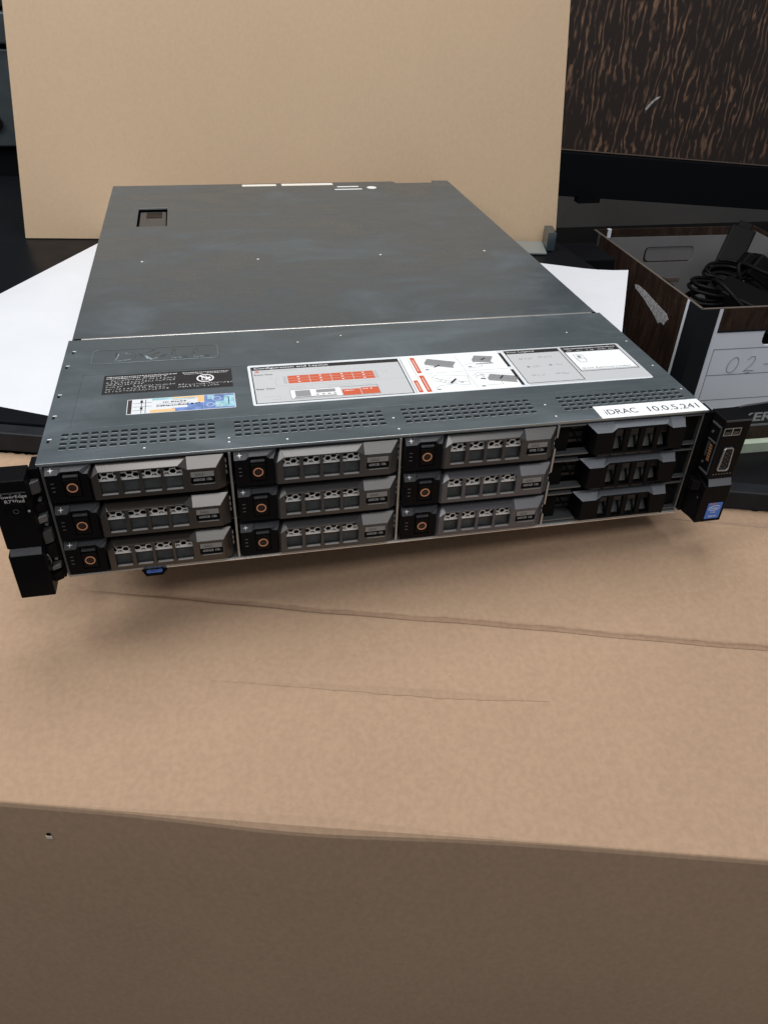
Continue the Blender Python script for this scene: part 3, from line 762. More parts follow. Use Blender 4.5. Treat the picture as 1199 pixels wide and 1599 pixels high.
for j, rz in enumerate(rowz):
    # the open latch bay at the left of each blank: black flank, cage wall with ledges, brace
    part(MB().box(bx0 + 1.2, bx0 + 11.5, 5, 60, rz - 27.0, rz - 3.8), 'bay_flank', M['void'])
    part(MB().box(bx0 + 1.5, bx0 + 20, 0.2, 5.5, rz - 4.5, rz - 3.4), 'bay_ledge', M['ledge'], 0.2)
    part(MB().box(bx0 + 1.5, bx0 + 26, 0.6, 8, rz - 27.6, rz - 26.4), 'bay_ledge', M['ledge'], 0.2)
    part(MB().box(bx0 + 11.5, bx0 + 27, 15, 16, rz - 26, rz - 4), 'bay_back', M['face'])
    for q in (-9, -17, -23): part(MB().box(bx0 + 11.6, bx0 + 26, 14, 15.01, rz + q, rz + q + 0.9), 'bay_slot', M['void'])
    part(MB().hexa([(bx0 + 12, 10, rz - 9), (bx0 + 13.4, 10, rz - 9), (bx0 + 13.4, 11, rz - 9), (bx0 + 12, 11, rz - 9), (bx0 + 22, 10, rz - 24), (bx0 + 23.4, 10, rz - 24), (bx0 + 23.4, 11, rz - 24), (bx0 + 22, 11, rz - 24)]), 'brace', M['void'])
    part(MB().box(bx0 + 94, bx0 + 107.5, 5, 60, rz - 26.3, rz - 4.2), 'bay_flank', M['black'])
    part(MB().box(bx0 + 94, bx0 + 107.8, 0.5, 4.8, rz - 27.6, rz - 26.6), 'bay_ledge', M['ledge'], 0.2)
    part(MB().box(bx0 + 92, bx0 + 107.8, 0.2, 2.0, rz - 4.2, rz - 3.4), 'bay_ledge', M['ledge'], 0.2)

# --- stickers on the front cover
def sticker(name, x0, x1, y0, y1, material, r=1.5, z=0.0, t=0.14):
    return part(MB().plate(rrect(x0, x1, y0, y1, r, 3), [], t, XY(z)), name, material)
def pr(mb, name, material, parent):
    o = mb.build(name, material, parent, mat44=MT)
    if len(mb.f) > 1 and name != 'prohibition_symbol': o['kind'] = 'stuff'
    return o
def tx(par, s, w_, h_, x, y, z, material, bold=0.0):
    o = text('lettering', s, w_, h_, (x, y, z), material, par, bold=bold)
    for v in o.data.vertices: v.co = (MT @ (v.co / S)) * S
    return o
Z1, Z2, Z3, Z4 = 0.17, 0.20, 0.23, 0.26
def fl(mb, x0, x1, y0, y1, z=Z1): return mb.quad((x0, y0, z), (x1, y0, z), (x1, y1, z), (x0, y1, z))
def scrib(mb, x0, x1, y, h, seed, z=Z1, dens=0.75, wmin=0.5, wmax=1.6):
    rr = random.Random(seed); x = x0
    while x < x1:
        wd = rr.uniform(wmin, wmax)
        if rr.random() < dens: fl(mb, x, min(x1, x + wd), y + rr.uniform(0, h * 0.2), y + h - rr.uniform(0, h * 0.25), z)
        x += wd + rr.uniform(0.2, 0.6)
# black notice
wn = sticker('warning_label', 29.7, 117, 82.5, 111, M['box_black'], 0.4)
wt = MB()
scrib(wt, 31.5, 79, 107.2, 1.3, 1, dens=0.95); scrib(wt, 83, 115, 107.2, 1.2, 2, dens=0.95); scrib(wt, 31.5, 72, 104.9, 1.3, 3, dens=0.95); scrib(wt, 84, 114, 105.2, 1.0, 31, dens=0.95)
rr = random.Random(5)
for (x0, x1, y) in ((34, 78, 101.2), (31.5, 78, 98.0), (31.5, 56, 94.8), (31.5, 42, 91.6), (50, 78, 91.2), (31.5, 70, 88.2), (31.5, 72, 85.0), (80, 116, 88.6), (80, 108, 85.6), (31.5, 38, 94.9)):
    x = x0
    while x < x1:
        for q in range(4):
            a = x + rr.uniform(0, 1.6); b = y + rr.uniform(0, 1.8)
            if rr.random() < 0.5: fl(wt, a, a + rr.uniform(0.5, 1.0), b, b + 0.32)
            else: fl(wt, a, a + 0.3, b - 0.2, b + rr.uniform(0.6, 1.2))
        x += 2.35
pr(wt, 'white_print', mat('notice_ink', (0.50, 0.52, 0.54), 0.5), wn)
sy = MB(); 
ring = [(98.5 + 6.0 * math.cos(R(12 * k)), 97.8 + 6.0 * math.sin(R(12 * k))) for k in range(30)]
ring2 = [(98.5 + 5.0 * math.cos(R(12 * k)), 97.8 + 5.0 * math.sin(R(12 * k))) for k in range(30)]
sy.plate(ring, [ring2], 0.03, XY(Z1))
sy.plate([(94.2, 101.4), (95.2, 102.2), (103.0, 94.4), (102.0, 93.6)], [], 0.02, XY(Z2 + 0.01))
sy.plate([(96, 94.5), (99.6, 94.5), (99.6, 101.2), (96, 101.2)], [[(96.6, 95.1), (99.0, 95.1), (99.0, 100.6), (96.6, 100.6)]], 0.02, XY(Z1))
dot = [(101.2 + 1.3 * math.cos(R(30 * k)), 98.3 + 1.3 * math.sin(R(30 * k))) for k in range(12)]
sy.plate(dot, [], 0.02, XY(Z1))
pr(sy, 'prohibition_symbol', M['white'], wn)
# colourful licence strip
lc = sticker('licence_label', 47.2, 117.3, 52.0, 72.4, M['label_w'], 0.6)
k1 = MB(); fl(k1, 47.6, 50.2, 52.6, 71.8); pr(k1, 'dark_stripe', mat('brown_black_ink', (0.04, 0.03, 0.035), 0.4), lc)
k1 = MB(); fl(k1, 96.5, 116.8, 52.5, 72.0); fl(k1, 76, 96.4, 52.5, 57.0); fl(k1, 86, 96.4, 57.1, 62); pr(k1, 'blue_print', M['blue'], lc)
k1 = MB(); fl(k1, 104, 116.6, 54, 62, Z2); fl(k1, 110, 116.6, 62.1, 70, Z2); fl(k1, 99, 103.5, 66, 71, Z2); fl(k1, 63, 92, 69.3, 71.9, Z1); pr(k1, 'teal_print', M['teal'], lc)
k1 = MB(); fl(k1, 62, 78, 52.6, 56.2, Z2); fl(k1, 92.5, 97, 63.2, 71.9, Z2); fl(k1, 76, 92.4, 70.2, 71.9, Z2); pr(k1, 'amber_print', M['amber'], lc)
k1 = MB()
for y in (56.5, 61.5, 66.5): fl(k1, 51, 63 if y > 60 else 58, y, y + 0.35)
for x in (56.2, 58.8): fl(k1, x, x + 0.4, 52.6, 71.5)
fl(k1, 55.6, 57.2, 57.8, 60.8, Z2); fl(k1, 55.6, 57.2, 67, 70, Z2); fl(k1, 112.6, 113.2, 57, 68, Z3)
scrib(k1, 70, 85, 65.0, 1.7, 11, dens=0.95); scrib(k1, 66, 92, 60.0, 2.0, 12, dens=0.9); scrib(k1, 66, 88, 63.2, 0.5, 13, dens=0.9)
scrib(k1, 76, 92, 68.0, 0.5, 14, dens=0.9); scrib(k1, 80, 95, 61.7, 1.0, 15, dens=0.5)
pr(k1, 'dark_print', M['ink'], lc)
k1 = MB()
for (cx, cy, r) in ((101, 58, 2.6), (107, 56.5, 2.0), (105, 66, 3.0)):
    a = [(cx + r * math.cos(R(24 * k)), cy + r * math.sin(R(24 * k))) for k in range(15)]; b = [(cx + (r - 0.4) * math.cos(R(24 * k)), cy + (r - 0.4) * math.sin(R(24 * k))) for k in range(15)]
    k1.plate(a, [b], 0.02, XY(Z3))
pr(k1, 'pale_rings', M['label_w'], lc)
# large information label
il = sticker('information_label', 128.6, 420.5, 51.6, 113.0, M['label_w'], 2.0)
bk1 = MB()
def frame(mb, x0, x1, y0, y1, t, z=Z1): mb.plate([(x0, y0), (x1, y0), (x1, y1), (x0, y1)], [[(x0 + t, y0 + t), (x1 - t, y0 + t), (x1 - t, y1 - t), (x0 + t, y1 - t)]], 0.02, XY(z))
for q in ((131.2, 239.2, 54.4, 109.4, 0.155), (324.6, 420, 53.5, 112.2, 0.155)): g1 = MB(); fl(g1, *q); pr(g1, 'grey_panel', M['label_g'], il)
frame(bk1, 130.6, 239.8, 53.9, 109.8, 0.75); fl(bk1, 131.4, 239, 104.4, 109.0, Z2)
frame(bk1, 323.9, 368.4, 56.0, 110.8, 0.6); fl(bk1, 324.5, 367.8, 105.0, 110.2, Z2)
frame(bk1, 370.9, 417.9, 69.0, 111.4, 0.6); fl(bk1, 371.5, 417.3, 102.2, 110.9, Z2)
fl(bk1, 318.8, 321.2, 84.5, 108.5); fl(bk1, 318.8, 321.2, 54.5, 80.0)
pr(bk1, 'black_print', M['ink'], il)
for q in ((371.8, 417.0, 72.0, 101.6, 0.165), (242.5, 318.4, 52.4, 112.2, 0.158)): q1 = MB(); fl(q1, *q); pr(q1, 'white_panel', M['tape'], il)
tx(il, 'Configuration and Layout', 54, 3.4, 133, 105.2, Z3, M['label_w'], 0.012)
tx(il, 'Icon Legend', 22, 3.2, 326, 106.2, Z3, M['label_g'], 0.01)
tx(il, 'Quick Resource Locator', 40, 2.2, 373.5, 72.7, Z3, M['ink_mid'], 0.012)
tx(il, 'Front View', 13, 2.5, 132.6, 95.7, Z1, M['ink'], 0.012)
tx(il, 'Rear View', 12.5, 2.5, 132.6, 73.6, Z1, M['ink'], 0.012)
og = MB()
for ci in range(4):
    for ri in range(3):
        x0 = 155.4 + ci * 15.6; y0 = 80.9 + ri * 4.05
        fl(og, x0, x0 + 15.2, y0, y0 + 3.75)
fl(og, 190.4, 203.2, 57.6, 66.6); fl(og, 203.7, 216.2, 58.0, 67.6); fl(og, 133.5, 136.2, 100.9, 102.9)
for (x0, x1, y0, y1) in ((249.0, 252.4, 83.2, 109.4), (248.8, 252.4, 53.8, 79.5), (243.0, 246.2, 54.0, 72.5)): fl(og, x0, x1, y0, y1)
pr(og, 'orange_print', M['orange'], il)
wh = MB()
for ci in range(4):
    for ri in range(3): fl(wh, 162.3 + ci * 15.6, 163.9 + ci * 15.6, 82.3 + ri * 4.05, 83.3 + ri * 4.05, Z2)
for (xa, xb, ya, yb) in ((250.2, 251.0, 87, 106), (250.2, 251.0, 57, 76), (244.2, 245.0, 57, 69)):
    y = ya
    while y < yb: fl(wh, xa, xb, y, y + 0.9, Z2); y += 1.6
fl(wh, 154.8, 189.6, 58.4, 70.2, Z1)
scrib(wh, 192, 199, 64, 1.0, 71, Z2, 0.8); scrib(wh, 205, 212, 65, 1.0, 72, Z2, 0.8)
pr(wh, 'white_print', M['white'], il)
gp = MB()
fl(gp, 152.0, 154.6, 80.6, 92.2); fl(gp, 217.9, 220.2, 80.6, 92.6)
scrib(gp, 137, 164, 100.9, 1.7, 73, dens=0.9); scrib(gp, 143, 150.5, 89.5, 1.0, 74); scrib(gp, 222, 229, 92, 1.2, 75); scrib(gp, 223, 228, 88, 1.0, 76)
fl(gp, 146.5, 237.5, 77.6, 78.0); fl(gp, 146.3, 146.7, 78, 88)
for (x0, x1, y) in ((155, 172, 74.5), (155, 168, 72.2), (180, 200, 74.2), (182, 199, 72.0), (196, 214, 69.8), (137, 151, 62.5), (142, 151, 58.4), (196, 225, 55.5), (205, 216, 72)):
    scrib(gp, x0, x1, y, 1.2, int(x0 + y), dens=0.85)
pr(gp, 'grey_print', M['ink_lt'], il)
gd = MB()
fl(gd, 158, 168.5, 60.5, 69.2, Z2); fl(gd, 172.5, 186, 64.3, 69.0, Z2); fl(gd, 157, 186, 58.6, 60.2, Z2)
for x in (172, 176, 180, 184): fl(gd, x, x + 2.2, 61.2, 62.8, Z2)
frame(gd, 154.6, 216.6, 57.3, 70.6, 0.4, Z3)
def chassis(mb, x, y, sx_, sy_, sk, z=Z1):
    mb.quad((x, y, z), (x + sx_, y - sk, z), (x + sx_ + 4, y - sk + sy_, z), (x + 4, y + sy_, z))
    mb.quad((x, y - 0.2, z + 0.03), (x + sx_, y - sk - 0.2, z + 0.03), (x + sx_, y - sk - 3.0, z + 0.03), (x, y - 3.0, z + 0.03))
chassis(gd, 258, 99, 20, 7, 8); chassis(gd, 295, 99, 14, 8, 3); chassis(gd, 287.5 + 10, 68, 20, 7, 6)
fl(gd, 296, 310, 91.5, 93.0, Z2)
pr(gd, 'chassis_drawing', M['ink_mid'], il)
ln = MB()
def seg(mb, x0, y0, x1, y1, t=0.3, z=Z3):
    L = math.hypot(x1 - x0, y1 - y0); a, b = -(y1 - y0) / L * t / 2, (x1 - x0) / L * t / 2
    mb.quad((x0 - a, y0 - b, z), (x1 - a, y1 - b, z), (x1 + a, y1 + b, z), (x0 + a, y0 + b, z))
for s in ((258, 99, 278, 91, .3), (262, 106, 282, 98, .3), (270, 94.5, 274, 101.5, .3), (274, 93, 278, 100, .3), (266, 96, 270, 103, .3), (254, 91, 264, 93, .3), (257, 75, 268, 68, .35), (257, 71, 268, 64, .35), (268, 68, 282, 65, .35), (268, 64, 282, 60, .35), (257, 75, 262, 79, .3), (262, 79, 284, 74, .3), (284, 74, 282, 60, .3),
          (288, 92, 296, 95, .3), (288, 86, 300, 88, .3), (300, 88, 300, 94, .3), (288, 74, 294, 79, .3), (294, 79, 318, 73, .3), (292, 58, 306, 58, .3), (306, 58, 306, 62, .3), (256, 58, 260, 62, .3), (260, 62, 270, 63, .3), (285.5, 83, 284.0, 108, .25), (255, 82, 318, 82, .25), (286.5, 55, 284.5, 80, .25), (241.5, 54, 241.5, 108, .4), (247.3, 73, 247.3, 109, .3)):
    seg(ln, *s)
rr = random.Random(21)
for (x, y, sx_, sk) in ((258, 99, 20, 8), (295, 99, 14, 3), (297.5, 68, 20, 6)):
    for k in range(7):
        a_ = k / 6.0; seg(ln, x + sx_ * a_, y - sk * a_ + 0.4, x + sx_ * a_ + 3.6, y - sk * a_ + 6.6, 0.22, 0.25)
    for k in range(4): seg(ln, x + 0.9 * k, y + 1.8 * k, x + sx_ + 0.9 * k, y - sk + 1.8 * k, 0.22, 0.25)
for k in range(26):
    x = rr.uniform(259, 281); y = 71 - (x - 259) * 0.28 + rr.uniform(-3, 3); seg(ln, x, y, x + rr.uniform(-3, 3), y + rr.uniform(-2, 2), 0.22, 0.25)
for k in range(16):
    x = rr.uniform(289, 300); y = rr.uniform(70, 76); seg(ln, x, y, x + rr.uniform(-3, 3), y + rr.uniform(-2, 2), 0.22, 0.25)
for (cx, cy) in ((257.5, 88), (290.5, 88.5), (258, 56.5), (291, 57)):
    fl(ln, cx - 1.4, cx + 1.4, cy - 0.9, cy + 0.9, 0.24)
pr(ln, 'line_drawing', M['ink_mid'], il)
ac = MB(); seg(ac, 263.5, 91.3, 268.5, 94.2, 1.2, 0.27); seg(ac, 302, 98.5, 306, 101.5, 1.2, 0.27); seg(ac, 269, 64.5, 274.5, 71, 1.6, 0.27); seg(ac, 306.5, 66.5, 310, 71, 1.3, 0.27); seg(ac, 292.5, 69, 296, 67.5, 1.4, 0.27)
pr(ac, 'dark_arrow', M['ink'], il)
ic = MB()
for (x, y, b) in ((333, 96, 0), (349, 97, 0), (334, 82, 1), (352, 83, 1), (333, 68, 0), (352, 68.5, 0)):
    if b: ic.plate([(x + 1.4 * math.cos(R(45 * k)), y + 1.4 * math.sin(R(45 * k))) for k in range(8)], [], 0.02, XY(Z1))
    else: frame(ic, x - 1.5, x + 1.5, y - 1.0, y + 1.0, 0.4)
    scrib(ic, x + 3, x + 9.5, y + 0.3, 0.8, int(x * y), dens=0.9); scrib(ic, x + 3, x + 9, y - 1.4, 0.8, int(x + y), dens=0.8)
scrib(ic, 373, 416, 106.8, 2.6, 91, Z3, 0.85, 0.8, 2.5); 
pr(ic, 'icon_print', M['ink_mid'], il)
ql = MB(); scrib(ql, 374, 415, 107.0, 1.6, 92, 0.27, 0.8); scrib(ql, 374, 415, 103.6, 1.4, 93, 0.27, 0.7)
pr(ql, 'pale_print', M['ink_lt'], il)
hb_ = MB()
for s in ((376, 97, 383, 97, .4), (376, 90, 383, 90, .4), (376, 90, 376, 97, .4), (383, 90, 383, 97, .4), (377, 84, 376, 90, .5), (382, 84, 383.5, 90, .5), (377, 84, 382, 84, .4)): seg(hb_, *s)
fl(hb_, 378.2, 381.0, 91.6, 95.4, Z3)
pr(hb_, 'handset_drawing', M['ink_mid'], il)
# name tape wrapping over the front edge
tp = part(MB().box(355.3, 434.3, -0.5, 16.2, 0.02, 0.2), 'name_tape', M['tape'], 0.1)
tx(tp, 'iDRAC', 23.5, 6.6, 360.5, 3.9, 0.23, M['ink'], 0.0)
tx(tp, '10.0.5.241', 37.5, 6.6, 392.5, 3.9, 0.23, M['ink'], 0.0)
# service tag tab below the front edge
tg = part(MB().hexa([(48.9, -6.5, -87.9), (59.6, -6.5, -87.9), (62.8, 0, -87.9), (45.8, 0, -87.9), (48.9, -6.5, -86.7), (59.6, -6.5, -86.7), (62.8, 0, -86.7), (45.8, 0, -86.7)]), 'service_tag', M['black'], 0.3)
s2 = MB().plate(rrect(49.2, 59.4, -4.8, -1.4, 1.2, 3), [], 0.12, XY(-86.68)); pr(s2, 'blue_strip', M['tab_blue'], tg)
o = text('lettering', 'EST', 4.2, 1.7, (52.3, -4.0, -86.5), M['tab_ink'], tg, bold=0.01)
for v in o.data.vertices: v.co = (MT @ (v.co / S)) * S

# --- rack ears
EY = -15.0
le = part(MB().box(-25.2, -5.2, EY, 2.2, -48.6, -0.6), 'left_ear', M['black'], 0.8)
def ep(mb, name, material, par, bevel=0, **k): return mb.build(name, material, par, bevel, mat44=MT, **k)
ep(MB().box(-24.6, -5.8, EY - 0.35, EY + 0.1, -9.0, -8.2), 'groove_strip', M['grain'], le, 0.15)
ep(MB().hexa([(-25.2, EY - 2.2, -85.4), (-5.0, EY - 2.2, -85.4), (-5.0, 2, -85.4), (-25.2, 2, -85.4), (-25.2, EY - 2.2, -52.4), (-5.0, EY - 2.2, -52.4), (-5.0, 2, -48.7), (-25.2, 2, -48.7)]), 'ear_grip', M['gloss'], le, 0.4)
ep(MB().hexa([(-23.8, EY - 2.3, -52.4), (-6.2, EY - 2.3, -52.4), (-6.2, EY + 0.6, -48.4), (-23.8, EY + 0.6, -48.4), (-23.8, EY - 2.1, -52.0), (-6.2, EY - 2.1, -52.0), (-6.2, EY + 0.6, -48.0), (-23.8, EY + 0.6, -48.0)]), 'grip_bevel', M['grain'], le)
kn = ep(MB().cyl((-13.6, EY - 0.9, -20.8), 5.4, 1.2, 'y', 32), 'power_button', M['gloss'], le, 0.3)
ep(MB().ring((-13.6, EY - 0.7, -20.8), 5.5, 6.1, 1.0, 32), 'button_bezel', M['gloss'], le)
for nm, b, w_, h_, x, z in (('lettering', 'PowerEdge', 15.6, 2.6, -21.4, -12.6), ('lettering', 'R730xd', 10.6, 2.3, -18.4, -15.4)):
    o = text(nm, b, w_, h_, (x, EY - 0.06, z), M['ink_grey'], le, 'xz', 0.0)
    for v in o.data.vertices: v.co = (MT @ (v.co / S)) * S
ep(MB().ring((-13.6, EY - 1.0, -20.8), 1.3, 1.6, 0.2, 20), 'power_symbol', M['ledge'], le)
ep(MB().plate([(-6.9 - 0.9, -21.8), (-6.9, -20.9), (-6.0, -21.8), (-6.9, -22.7)], [[(-7.35, -21.8), (-6.9, -22.25), (-6.45, -21.8), (-6.9, -21.35)]], 0.1, XZ(EY - 0.1)), 'diamond_mark', M['ink_grey'], le)
ep(MB().cyl((-13.8, EY - 0.1, -39.8), 1.5, 0.3, 'y', 16), 'screw_hole', M['void'], le)
for x in (-22.5, -20.3, -15, -10): ep(MB().box(x, x + 1.2, EY - 0.12, EY + 0.05, -9.9, -9.2), 'indicator', M['ink_lt'] if x < -18 else M['ledge'], le)
# bracket and latch parts between the left ear and the body
lb = part(MB().box(-5.0, 0.1, -2.0, 12.0, -84.5, -1.5), 'left_ear_bracket', M['black'], 0.3)
for (z0, z1, y, mt) in ((-16, -8, -8, 'cage'), (-30, -24, -7, 'black'), (-36, -31.5, -9.5, 'ledge'), (-52, -43, -9, 'cage'), (-64, -54, -8, 'black'), (-73, -70, -9, 'ledge'), (-82, -76, -9, 'black')):
    ep(MB().hexa([(-5.1, y, z0), (-0.4, y + 2.5, z0), (-0.4, -2.1, z0), (-5.1, -2.1, z0), (-5.1, y, z1), (-0.4, y + 3.5, z1), (-0.4, -2.1, z1), (-5.1, -2.1, z1)]), 'latch_block', M[mt], lb, 0.5)
for z in (-22, -40, -55, -67): ep(MB().cyl((-2.6, -4.5, z), 1.1, 3, 'y', 12), 'latch_pin', M['steel'], lb)
ep(MB().tube([(-4.8, -12, -57), (-4.2, -11.5, -60), (-3.9, -11, -63), (-4.4, -10.5, -66)], 0.5), 'wire', M['ledge'], lb, smooth=True)
# right ear: ports, vents, badge
re_ = part(MB().box(438.6, 459.2, EY, 2.2, -48.6, -0.4), 'right_ear', M['black'], 0.8)
ep(MB().box(439.2, 458.9, EY - 0.45, EY + 0.2, -2.0, -0.7), 'ear_top_edge', M['grain'], re_, 0.2)
ep(MB().hexa([(438.4, EY - 2.2, -85.0), (459.4, EY - 2.2, -85.0), (459.4, 2, -85.0), (438.4, 2, -85.0), (438.4, EY - 2.2, -53.6), (459.4, EY - 2.2, -53.6), (459.4, 2, -48.7), (438.4, 2, -48.7)]), 'ear_grip', M['gloss'], re_, 0.4)
ep(MB().hexa([(440.6, EY - 2.3, -53.4), (458.6, EY - 2.3, -53.4), (458.6, EY + 0.7, -48.4), (440.6, EY + 0.7, -48.4), (440.6, EY - 2.1, -53.0), (458.6, EY - 2.1, -53.0), (458.6, EY + 0.7, -48.0), (440.6, EY + 0.7, -48.0)]), 'grip_bevel', mat('pale_grip_bevel', (0.14, 0.15, 0.165), 0.35, 0.3), re_)
us_ = ep(MB().plate([(439.8, -12.8), (452.8, -12.8), (452.8, -6.8), (439.8, -6.8)], [[(440.4, -12.2), (445.9, -12.2), (445.9, -7.4), (440.4, -7.4)], [(446.7, -12.2), (452.2, -12.2), (452.2, -7.4), (446.7, -7.4)]], 0.8, XZ(EY - 0.3)), 'usb_port', M['steel'], re_, 0.1)
for x in (440.9, 447.2): ep(MB().hexa([(x, EY - 0.35, -11.6), (x + 4, EY - 0.35, -11.6), (x + 4, EY, -11.6), (x, EY, -11.6), (x, EY - 0.35, -9.6), (x + 4, EY - 0.35, -9.6), (x + 4, EY, -9.6), (x, EY, -9.6)]), 'usb_tongue', M['face'], re_)
vg = [(444.4, -41.2), (451.2, -41.6), (452.6, -40.0), (451.6, -23.6), (450.4, -22.2), (445.4, -22.2), (444.2, -23.6), (443.6, -40.0)]
vi = [(445.2, -40.2), (450.8, -40.6), (451.7, -39.4), (450.8, -24.0), (450.0, -23.2), (445.9, -23.2), (445.1, -24.0), (444.6, -39.4)]
ep(MB().plate(vg, [vi], 1.6, XZ(EY - 1.3)), 'monitor_port', M['steel'], re_, 0.2)
ep(MB().plate(vi, [], 0.4, XZ(EY - 0.4)), 'port_insert', M['rail'], re_)
pn = MB()
for r_ in range(5):
    for c_ in range(3): pn.cyl((446.2 + c_ * 1.9, EY - 0.5, -26 - r_ * 3.2 - (c_ % 2) * 1.3), 0.42, 0.2, 'y', 8)
ep(pn, 'port_pins', M['ledge'], re_)
for k in range(7): ep(MB().box(442.2 + k * 2.2, 443.3 + k * 2.2, EY - 0.1, EY + 0.1, -44.9, -44.0), 'indicator', M['ledge'], re_)
bd = ep(MB().plate(rrect(445.4, 457.0, -82.2, -68.2, 0.5, 2), [], 0.25, XZ(EY - 2.5)), 'processor_badge', M['badge'], re_)
sw = MB(); a = [(451.2 + 4.6 * math.cos(R(20 * k)), -73.0 + 2.3 * math.sin(R(20 * k)) + 0.10 * 4.6 * math.cos(R(20 * k))) for k in range(18)]
b = [(451.3 + 4.25 * math.cos(R(20 * k)), -73.05 + 1.95 * math.sin(R(20 * k)) + 0.10 * 4.6 * math.cos(R(20 * k))) for k in range(18)]
sw.plate(a, [b], 0.05, XZ(EY - 2.56))
ep(sw, 'badge_swoosh', M['white'], bd)
# (sub-parts sit one level under the ear)
for nm, s, w_, h_, x, z in (('lettering', 'intel', 5.4, 2.1, 448.4, -74.0), ('lettering', 'inside', 4.0, 0.9, 449.2, -77.0), ('lettering', 'XEON', 6.4, 1.4, 448.0, -80.8)):
    o = text(nm, s, w_, h_, (x, EY - 2.58, z), M['white'], re_, 'xz', 0.01)
    for v in o.data.vertices: v.co = (MT @ (v.co / S)) * S
bd.parent = re_
for chd in list(bd.children): chd.parent = re_
ep(MB().box(445.8, 452.5, EY - 2.62, EY - 2.5, -69.4, -68.5), 'badge_gold_edge', M['contact'], re_)
rb = part(MB().box(433.9, 438.3, -1.5, 12, -84.5, -1.2), 'right_ear_bracket', M['black'], 0.3)
# inner flank of the right ear: latch hook, screws, contacts
for (y0, y1, z0, z1, mt, t) in ((-13.5, -3, -8.0, -6.8, 'ledge', .5), (-12.5, -4, -20.5, -19.6, 'hexd', .6), (-14, -4, -45, -43.8, 'ledge', .7), (-14.2, -13.2, -44, -8, 'grain', .5), (-11, -8, -36, -24, 'cage', .4), (-7, -5, -33, -22, 'cage', .8), (-13, -5, -66, -64.5, 'ledge', .5)):
    ep(MB().box(438.55 - t, 438.7, y0, y1, z0, z1), 'latch_rib', M[mt], rb)
for k in range(6): ep(MB().box(438.0, 438.25, -11.2 + 0.2 * k, -8.4 + 0.2 * k, -35 + k * 2.2, -33.8 + k * 2.2), 'contact_strip', M['contact'], rb)
for (y, z) in ((-6, -14), (-5.5, -30), (-5, -39), (-7, -55), (-9, -60), (-6, -63)): ep(MB().cyl((438.0, y, z), 1.0, 0.7, 'x', 10), 'latch_screw', M['steel'], rb)
ep(MB().hexa([(432.5, -9.5, -60), (437.9, -12.5, -60), (437.9, -2, -60), (432.5, -2, -60), (432.5, -9.5, -52), (437.9, -12.5, -52), (437.9, -2, -52), (432.5, -2, -52)]), 'latch_block', M['gloss'], rb, 0.5)
ep(MB().hexa([(436.0, -4.0, -84), (438.5, -13.5, -84.5), (438.5, -2, -84.5), (436.0, -2, -84), (436.0, -4.0, -62), (438.5, -13.5, -62), (438.5, -2, -62), (436.0, -2, -62)]), 'latch_block', M['black'], rb, 0.4)

# ================================================================== STORAGE BOX
bw, bd_, bh = 312.0, 372.0, 218.0
ba = R(-1.5)
BX = tag(empty('storage_box', (758.3, 483.7, FLOOR), ba), 'open storage box with dark wood-grain sides and white front marked 02', 'storage box')
def bp(mb, name, material, par=None, bevel=0, **k): return mb.build(name, material, par or BX, bevel, **k)
t = 4.0
fp = bp(MB().plate([(0, 0), (bw, 0), (bw, bh), (0, bh)], [rrect(bw / 2 - 48, bw / 2 + 48, bh - 58, bh - 30, 10)], t, XZ(0)), 'front_panel', M['box_white'])
lp = bp(MB().box(0, t, t + 0.05, bd_ - t, 0, bh), 'left_panel', M['wood'])
bp(MB().box(bw - t, bw, t + 0.05, bd_ - t, 0, bh), 'right_panel', M['wood'])
rp = bp(MB().plate([(0, 0), (bw, 0), (bw, bh), (0, bh)], [rrect(bw / 2 - 48, bw / 2 + 48, bh - 58, bh - 30, 10)], t, XZ(bd_ - t)), 'rear_panel', M['wood'])
bp(MB().box(t, bw - t, t, bd_ - t, 0, 3), 'bottom_panel', M['box_in'])
# pale grey linings
bp(MB().plate([(t + .3, 3), (bw - t - .3, 3), (bw - t - .3, bh - 14), (t + .3, bh - 14)], [rrect(bw / 2 - 52, bw / 2 + 44, bh - 60, bh - 32, 8)], 1.2, XZ(bd_ - t - 1.5)), 'rear_lining', M['box_in'])
bp(MB().box(bw / 2 - 62, bw / 2 + 30, bd_ - t - 2.4, bd_ - t - 1.6, bh - 96, bh - 90), 'lining_fold', M['box_edge'])
bp(MB().box(bw / 2 - 56, bw / 2 + 52, bd_ - t + 0.5, bd_ - t + 3.4, bh - 66, bh - 26), 'handle_backing', M['box_in'])
bp(MB().box(t + .2, t + 1.2, t + 1, bd_ - t - 2, 3, bh - 8), 'side_lining', M['box_in'])
bp(MB().box(bw - t - 1.2, bw - t - .2, t + 1, bd_ - t - 2, 3, bh - 6), 'side_lining', M['box_in'])
for x in (26, bw - 30): bp(MB().box(x, x + 6, bd_ - t - 2.6, bd_ + 0.4, bh - 14, bh + 0.5), 'white_stripe', M['box_white'])
# top edges of the boards
bp(MB().box(0, t, 2, bd_ - t, bh, bh + 0.5), 'board_edge', M['box_edge']); bp(MB().box(0, bw, -0.2, t, bh + 0.01, bh + 0.5), 'board_edge', M['box_edge'])
# black corner bands and white stripes
bp(MB().box(-0.6, 27, -0.7, -0.05, 0, bh), 'corner_band', M['box_black']); bp(MB().box(-0.7, -0.05, 0, 32, 0, bh), 'corner_band', M['box_black'])
bp(MB().box(-0.8, -0.1, 32.2, 38, 0, bh), 'white_stripe', M['box_white'])
bp(MB().box(-0.7, -0.05, bd_ - 24, bd_, 0, bh), 'corner_band', M['box_black']); bp(MB().box(-0.8, -0.1, bd_ - 31, bd_ - 25, 0, bh), 'white_stripe', mat('grey_stripe', (0.10, 0.10, 0.11), 0.5))
